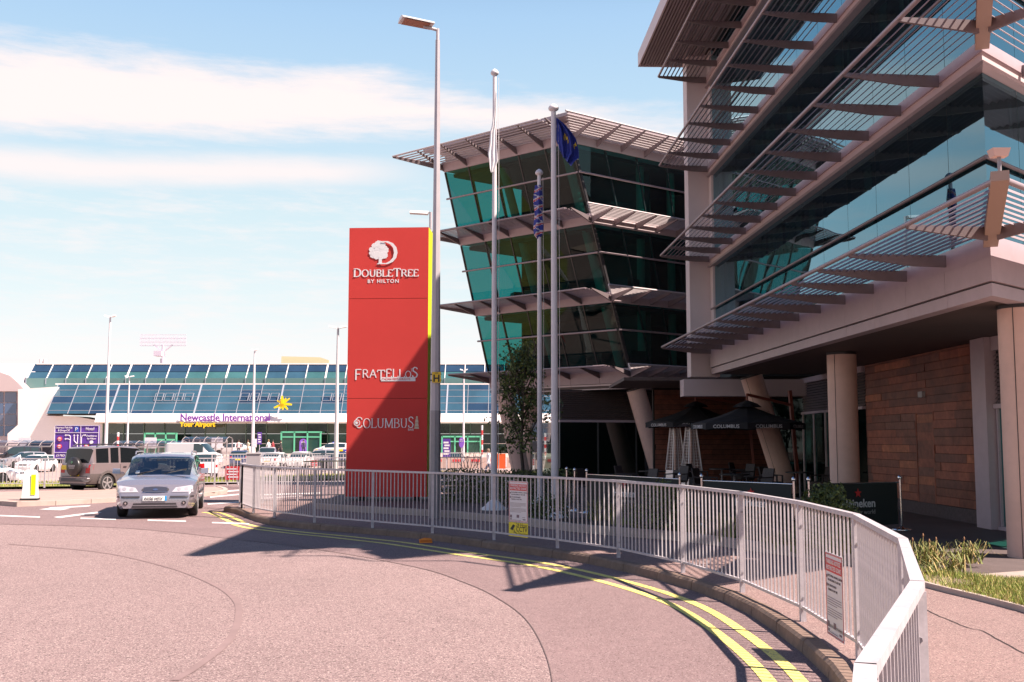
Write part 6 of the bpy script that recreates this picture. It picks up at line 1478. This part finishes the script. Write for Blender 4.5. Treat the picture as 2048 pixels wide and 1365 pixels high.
heater(1384, 983, 'nearer pyramid patio heater, right one, under the parasols'); heater(1352, 979, 'pyramid patio heater behind and left of the other one')
# parasols
def parasol(px, pyc, Y, rad, label, mast_dx, txt=True, rz=0.):
    c = D(px, pyc, Y); t = thing('cantilever_parasol', label, 'parasol', (c.x, Y, .14), rz, group='black cantilever parasols'); zc = c.z - .14; n = 8
    hub = Vector((0, 0, zc + rad * .34)); rim = [Vector((rad * cos(2 * pi * (k + .5) / n), rad * sin(2 * pi * (k + .5) / n), zc)) for k in range(n)]
    mb = MB()
    for k in range(n):
        a, b_ = rim[k], rim[(k + 1) % n]; m1 = (a + b_) / 2 + Vector((0, 0, .03)); ha, hb = hub.lerp(a, .5) - Vector((0, 0, .05)), hub.lerp(b_, .5) - Vector((0, 0, .05))
        mb.add([hub, ha, hb], [(0, 1, 2)]); mb.add([ha, a, m1, b_, hb], [(0, 1, 2, 3, 4)])
        mb.add([a, m1, b_, b_ - Vector((0, 0, .17)), m1 - Vector((0, 0, .15)), a - Vector((0, 0, .17))], [(0, 1, 4, 5), (1, 2, 3, 4)])
    cm = mat('parasol_black', (.012, .011, .016), .8); cano = mk('canopy', mb, cm, t)
    mk('vent_cap', MB().lathe(hub, [(.42, -.07), (.3, .02), (.03, .12)], 8, smooth=False), cm, cano)
    for k in range(n): mk('rib', MB().beam(hub - Vector((0, 0, .10)), rim[k] - Vector((0, 0, .03)), .02, .02), black_m, cano)
    wood = mat('mast_wood', (.25, .06, .04), .5)
    mt = Vector((mast_dx, .6, 0)); mk('mast', MB().beam(mt, mt + Vector((-mast_dx * .12, 0, zc + rad * .62)), .09, .09), wood, t)
    mk('arm', MB().beam(mt + Vector((-mast_dx * .1, 0, zc + rad * .35)), hub + Vector((0, 0, .28)), .07, .07).tube(hub + Vector((0, 0, .1)), hub + Vector((0, 0, .3)), .03, n=8), wood, t)
    mk('base', MB().box((mast_dx - .45, .15, 0), (mast_dx + .45, 1.05, .10)), black_m, t)
    if txt:
        for k in range(n):
            a, b_ = rim[k], rim[(k + 1) % n]; d = (b_ - a).normalized(); nrm_ = d.cross(Vector((0, 0, 1))); wn = Matrix.Rotation(rz, 3, 'Z') @ nrm_
            if wn.y < -.15: text('lettering', 'COLUMBUS', .13, mat('parasol_print', (.5, .48, .5), .6), cano, (a + b_) / 2 - Vector((0, 0, .13)) + nrm_ * .012, d, ext=.002, align='CENTER', bold=.002, sx=1.1)
    return t
parasol(1495, 848, 29.5, 1.55, 'larger black cantilever parasol with white lettering beside the leaning column', 1.75, rz=radians(10))
parasol(1392, 846, 35.5, 1.75, 'black cantilever parasol farther back, over the patio heaters', 1.9, rz=radians(-12))
# tables and chairs
def tset(x, y, k):
    t = thing('bistro_table', 'dark round bistro table on the terrace, %s' % k, 'table', (x, y, .14))
    mk('table_top', MB().tube((0, 0, .70), (0, 0, .73), .38, n=20), black_m, t); mk('leg', MB().tube((0, 0, .03), (0, 0, .70), .03, n=8).tube((0, 0, 0), (0, 0, .03), .22, n=14), galv_d, t)
    for i, a in enumerate((.4, 2.6)):
        c = thing('rattan_chair', 'dark rattan chair at the %s of the bistro table %s' % (('right', 'left')[i], k), 'chair', (x + .75 * cos(a), y + .75 * sin(a), .14), a + pi / 2, group='dark terrace chairs')
        rm = mat('rattan', (.05, .035, .035), .7, noise=(20, .4))
        mk('seat', MB().box((-.24, -.23, .40), (.24, .23, .46)), rm, c); mk('backrest', MB().hexa([(-.24, -.25, .42), (.24, -.25, .42), (.24, -.20, .42), (-.24, -.20, .42), (-.22, -.33, .86), (.22, -.33, .86), (.22, -.29, .86), (-.22, -.29, .86)]), rm, c)
        for sx in (-1, 1):
            for sy in (-1, 1): mk('leg', MB().beam((sx * .21, sy * .20, 0), (sx * .21, sy * .20, .40), .035, .035), rm, c)
            mk('armrest', MB().beam((sx * .25, -.25, .64), (sx * .25, .2, .62), .05, .03).beam((sx * .25, .2, .45), (sx * .25, .2, .63), .04, .04), rm, c)
for x, y, k in ((2.6, 26.6, 'nearest the flagpoles'), (3.9, 29.8, 'left of the patio heaters'), (5.6, 27.0, 'in front of the heaters'), (6.3, 32.2, 'near the dark back wall'), (8.0, 34.2, 'deepest under the link'), (7.7, 28.7, 'right of the leaning column')): tset(x, y, k)
# small fixtures
tag(mk('wall_lantern', MB().box((6.15, 33.1, 2.2), (6.3, 33.2, 2.45)), chrome), 'small lantern hanging in the dark link behind the parasols', 'light') if False else None
q = plan(1.36); q = Vector((q.x, q.y, LV[0] + .32)); fx = thing('floodlight', 'small box floodlight on the corner of the lowest sunshade', 'light', tuple(q))
mk('body', MB().hexa([(-.07, -.05, 0), (.07, -.05, 0), (.07, .05, 0), (-.07, .05, 0), (-.09, -.07, .08), (.09, -.07, .08), (.09, .07, .08), (-.09, .07, .08)]), conc, fx); mk('stem', MB().tube((0, 0, -.18), (0, 0, 0), .02, n=8), galv_d, fx)
# orange barrier, kerbside bits in the car park
b = Vector((D(1000, 940, 58).x, 58, .05)); ob = thing('orange_barrier', 'orange plastic barrier beside the flagpole beyond the hedge', 'barrier', tuple(b)); mk('panel', MB().box((-.5, 0, .15), (.3, .06, .95)), mat('barrier_orange', (.75, .12, .03), .5), ob); mk('foot', MB().box((-.5, -.2, 0), (-.4, .25, .08)).box((.2, -.2, 0), (.3, .25, .08)), black_m, ob)
for i, px in enumerate((946, 958, 1000, 1094, 1104)):
    pass
lowb = thing('low_barrier_wall', 'low pale wall of red and white barriers beyond the hedge', 'barrier', (D(1000, 900, 90).x, 90, -.6)); 
mk('wall', MB().box((-6, 0, 0), (8, .3, .9)), mat('barrier_pale', (.55, .38, .32), .7), lowb)
for k in range(9): mk('red_block', MB().box((-5.6 + k * 1.6, -.03, .55), (-4.9 + k * 1.6, -.001, .75)), red_m, lowb)
# ================================================================== VEGETATION
lf_d = [mat('leaf_%s' % n, c, .6) for n, c in (('dark', (.040, .058, .015)), ('mid', (.075, .10, .022)), ('light', (.14, .17, .04)))]
def leaves(mb, c, r, n, s, seed=0, up=.3):
    rn = random.Random(seed)
    for _ in range(n):
        while True:
            p = Vector((rn.uniform(-1, 1), rn.uniform(-1, 1), rn.uniform(-1, 1)))
            if p.length < 1: break
        q = Vector(c) + Vector((p.x * r[0], p.y * r[1], p.z * r[2])); d = Vector((rn.gauss(0, 1), rn.gauss(0, 1), rn.gauss(0, .6) + up)).normalized(); e = d.orthogonal().normalized(); e = Matrix.Rotation(rn.uniform(0, 6.3), 3, d) @ e; f = d.cross(e); k = s * rn.uniform(.6, 1.3)
        mb.add([q - e * k, q - f * k * .45, q + e * k, q + f * k * .45], [(0, 1, 2, 3)], rn.choice((0, 0, 1, 1, 2)))
tp = G(1046, 985, .14); tp = Vector((tp.x, 27.5, .14)); tp.x = D(1044, 940, 27.5).x
tree = thing('young_tree', 'young leafy street tree with dark green crown between the flagpoles', 'tree', tuple(tp))
bark = mat('bark', (.07, .05, .04), .9, noise=(20, .3)); mb = MB(); H = D(1035, 680, 27.5).z - .14
rn = random.Random(3); tips = []
mb.path([(0, 0, 0), (.02, 0, .9), (-.03, .02, 1.4), (.0, 0, 1.8)], [.055, .045, .04, .035], 8)
for k in range(13):
    a = k * 2.4; z0 = 1.3 + k * .16; ln = rn.uniform(.8, 1.15) * (1 - k * .03); lean_ = .30 + .25 * rn.random()
    p0 = Vector((0, 0, min(z0, 3.0))); p1 = p0 + Vector((cos(a) * lean_ * ln, sin(a) * lean_ * ln, ln * .9)); p2 = p1 + Vector((cos(a) * .12, sin(a) * .12, ln * .55)); mb.path([p0, p1, p2], [.028, .015, .006], 6); tips += [p1, p2, (p0 + p1) / 2]
    for j in range(3): q = p0.lerp(p1, .4 + .2 * j); e = q + Vector((rn.uniform(-.35, .35), rn.uniform(-.35, .35), rn.uniform(.1, .4))); mb.path([q, e], [.010, .004], 4); tips.append(e)
mb.path([(0, 0, 1.8), (.03, 0, 2.8), (-.05, 0, H - .25)], [.035, .022, .006], 6); mk('trunk', mb, bark, tree)
mb = MB()
for i in range(11): 
    z = 1.45 + (H - 1.75) * i / 10; w = 1.0 * sin(pi * min(1, (i + 1.6) / 11.5)) ** .7
    for j in range(6): a = rn.uniform(0, 6.3); r_ = w * rn.uniform(.3, 1.0); leaves(mb, (r_ * cos(a), r_ * sin(a), z + rn.uniform(-.15, .15)), (.26, .26, .14), 30, .052, i * 31 + j)
for i, q in enumerate(tips): leaves(mb, q, (.2, .2, .14), 26, .05, 900 + i)
mk('crown', mb, lf_d, tree, fix=False)
stk = thing('tree_stake_frame', 'low dark timber stake frame round the foot of the young tree', 'tree stake', (tp.x, tp.y, .14)); mk('stake', MB().box((-.24, -.15, 0), (-.18, -.09, .82)), dark_m, stk); mk('stake', MB().box((.18, -.15, 0), (.24, -.09, .82)), dark_m, stk); mk('crossbar', MB().box((-.26, -.18, .72), (.26, -.15, .78)), dark_m, stk)
# hedge behind the lamp post and flagpoles
hgx = [G(x, 1006, .14) for x in (874, 935, 1000, 1060)]
mb = MB()
for i in range(60):
    t = i / 59; x = lerp(-1.75, 1.45, t); y = 27.0 + .5 * sin(t * 9) + lerp(0, -.4, t)
    for k in range(5): leaves(mb, (x + random.uniform(-.1, .1), y + random.uniform(-.4, .4), .14 + .17 * (k + .3)), (.22, .3, .14), 26, .035, i * 7 + k)
hedge = tag(mk('hedge', mb, lf_d, fix=False), 'low dark clipped hedge behind the tall lamp post and flagpoles', 'hedge')
# bare shrub
bs_ = Vector((D(940, 950, 27).x, 27, .14)); mb = MB(); rn = random.Random(11)
for k in range(7):
    a = rn.uniform(0, 6.3); p = Vector((0, 0, .5)); d = Vector((cos(a) * .35, sin(a) * .2, 1)).normalized(); r_ = .016
    for j in range(5):
        q = p + d * rn.uniform(.2, .32); mb.path([p, q], [r_, r_ * .7], 4)
        if j > 0:
            e = q + Vector((rn.uniform(-.3, .3), rn.uniform(-.2, .2), rn.uniform(.05, .3))); mb.path([q, e], [r_ * .6, .002], 4)
        p = q; r_ *= .72; d = (d + Vector((rn.uniform(-.5, .5), rn.uniform(-.4, .4), 0))).normalized()
tag(mk('bare_shrub', mb, bark), 'thin bare shrub standing out of the hedge right of the lamp post', 'shrub'); bpy.data.objects['bare_shrub'].location = bs_
# round bush and bed plants
def bush(px, py, label, r, h, n=60, s=.03, zoff=0):
    b = G(px, py, .19); mb = MB(); rn = random.Random(int(px))
    for i in range(n): a = rn.uniform(0, 6.3); q = rn.random() ** .5; z = rn.random(); rr = r * q * (1 - .5 * z * z); leaves(mb, (rr * cos(a), rr * sin(a), h * (.12 + .88 * z * (1 - .35 * q * q))), (.12, .12, .10), 34, s, int(px) * 9 + i)
    o = mk('bush', mb, lf_d, fix=False); o.location = b; return tag(o, label, 'bush')
bush(1658, 1100, 'round green bush in front of the banner by the timber wall', .52, .95, 110)
bush(1330, 1068, 'dark leafy bush behind the railing, right of the first banner', .6, .85, 90)
bush(1090, 1040, 'low dark shrub at the foot of the right hand flagpoles', .5, .45, 50)
def strap_plant(px, py, n, h, label, flowers=0, seed=1, zb=.19, spread=.25):
    b = G(px, py, zb); mb = MB(); rn = random.Random(seed)
    for k in range(n):
        a = rn.uniform(0, 6.3); o = Vector((rn.uniform(-spread, spread), rn.uniform(-spread, spread), 0)); d = Vector((cos(a), sin(a), 0)); hh = h * rn.uniform(.5, 1.1); w = Vector((-d.y, d.x, 0)) * .009
        pts = [o, o + d * .06 + Vector((0, 0, hh * .55)), o + d * .16 + Vector((0, 0, hh * .95)), o + d * rn.uniform(.22, .4) * h / .4 + Vector((0, 0, hh * rn.uniform(.6, .9)))]
        for i in range(3): f = 1 - i * .3; g = 1 - (i + 1) * .3; mb.add([pts[i] - w * f, pts[i] + w * f, pts[i + 1] + w * g, pts[i + 1] - w * g], [(0, 1, 2, 3)], rn.choice((0, 0, 1, 2)))
    for k in range(flowers):
        o = Vector((rn.uniform(-spread, spread), rn.uniform(-spread, spread), 0)); z = h * rn.uniform(.7, 1.25); mb.path([o, o + Vector((.02, 0, z))], .004, 4, 1); mb.lathe(o + Vector((.02, 0, z)), [(.003, -.015), (.012, 0), (.010, .02), (.003, .035)], 6, 3)
    o = mk('strap_leaf_plant', mb, [mat('strap_green', (.12, .13, .03), .6), mat('strap_straw', (.42, .30, .12), .8), mat('strap_lime', (.20, .22, .04), .6), mat('flower_rust', (.28, .14, .07), .7)], fix=False); o.location = b; return tag(o, label, 'plant')
strap_plant(1462, 1082, 70, .45, 'straw coloured strappy plant in front of the middle banner', 2, 1)
strap_plant(1375, 1070, 40, .3, 'low strappy plant behind the edging, left of the straw coloured one', 0, 2)
strap_plant(1560, 1098, 60, .28, 'strappy plant in the bed left of the round bush', 0, 3)
strap_plant(1625, 1107, 90, .42, 'dense dry strappy clump in front of the round bush', 3, 4)
strap_plant(1675, 1116, 90, .42, 'dense dry strappy clump right under the round bush', 3, 5)
strap_plant(1850, 1128, 150, .27, 'dry iris clump just past the top bend of the railing', 5, 6, spread=.22)
strap_plant(1935, 1126, 90, .27, 'dry iris clump with a tall rusty flower head near the entrance path', 2, 7, spread=.16)
strap_plant(1890, 1140, 80, .2, 'low green tufts between the two iris clumps', 0, 8)
strap_plant(1760, 1122, 80, .3, 'strappy plants behind the railing below the chrome post', 2, 12)
for k, (px, py) in enumerate(((1200, 1040), (1250, 1050), (1290, 1056))): strap_plant(px, py, 50, .42, ('green spiky plant left of the first banner star', 'green spiky plant under the first banner', 'green spiky plant right of the first banner')[k], 0, 20 + k)
# grass: near verge and far verge, one object each
def in_poly(x, y, P):
    c = False; j = len(P) - 1
    for i in range(len(P)):
        if (P[i][1] > y) != (P[j][1] > y) and x < (P[j][0] - P[i][0]) * (y - P[i][1]) / (P[j][1] - P[i][1]) + P[i][0]: c = not c
        j = i
    return c
def grass(P, n, z, h, w, seed, label, name='grass'):
    rn = random.Random(seed); xs_ = [p[0] for p in P]; ys_ = [p[1] for p in P]; mb = MB(); k = 0
    while k < n:
        x, y = rn.uniform(min(xs_), max(xs_)), rn.uniform(min(ys_), max(ys_)); k += 1
        if not in_poly(x, y, P): continue
        if sin(x * 2.3 + 1) * sin(y * 1.9) + sin(x * .9 - y * 1.3) > .95: 
            if rn.random() < .85: continue
        hh = h * rn.uniform(.4, 1.2) * (1 + .5 * sin(x * 3.1) * sin(y * 2.7)); a = rn.uniform(0, 6.3); d = Vector((cos(a), sin(a), 0)) * w; l = Vector((rn.uniform(-.6, .6) * hh, rn.uniform(-.6, .6) * hh, hh)); o = Vector((x, y, z)); m_ = o + l * .5 + Vector((0, 0, hh * .1))
        mb.add([o - d, o + d, m_ + d * .7, m_ - d * .7], [(0, 1, 2, 3)], rn.choice((0, 0, 1, 2))); mb.add([m_ - d * .7, m_ + d * .7, o + l], [(0, 1, 2)], 0 if rn.random() < .6 else 1)
    return tag(mk(name, mb, [mat('grass_green', (.17, .22, .03), .7), mat('grass_straw', (.46, .36, .13), .8), mat('grass_lime', (.30, .36, .05), .7)], fix=False), label, 'grass', kind='stuff')
grass(gr_poly, 42000, .15, .09, .0035, 1, 'long green and straw grass on the near verge beside the footway')
grass([(p.x, p.y) for p in verge if p.x > -40] , 26000, .09, .09, .012, 2, 'short yellowing grass on the verge across the road')
# woodland added unseen behind the camera to cut sky fill and darken glass reflections
rn = random.Random(5); mb = MB()
for k in range(34):
    x = -75 + k * 4.4 + rn.uniform(-1, 1); y = -26 + rn.uniform(-4, 4); h = rn.uniform(12, 17)
    mb.tube((x, y, 0), (x, y, h * .6), .3, .12, 6, 0)
    for j in range(15): leaves(mb, (x + rn.gauss(0, 1.5), y + rn.gauss(0, 1.5), h * rn.uniform(.15, .95)), (1.6, 1.6, 1.4), 60, .34, 5000 + k * 20 + j)
tag(mk('added_tree_belt', mb, lf_d, fix=False), 'dark belt of trees added out of view behind the camera to block sky light', 'added_tree_belt', kind='stuff')
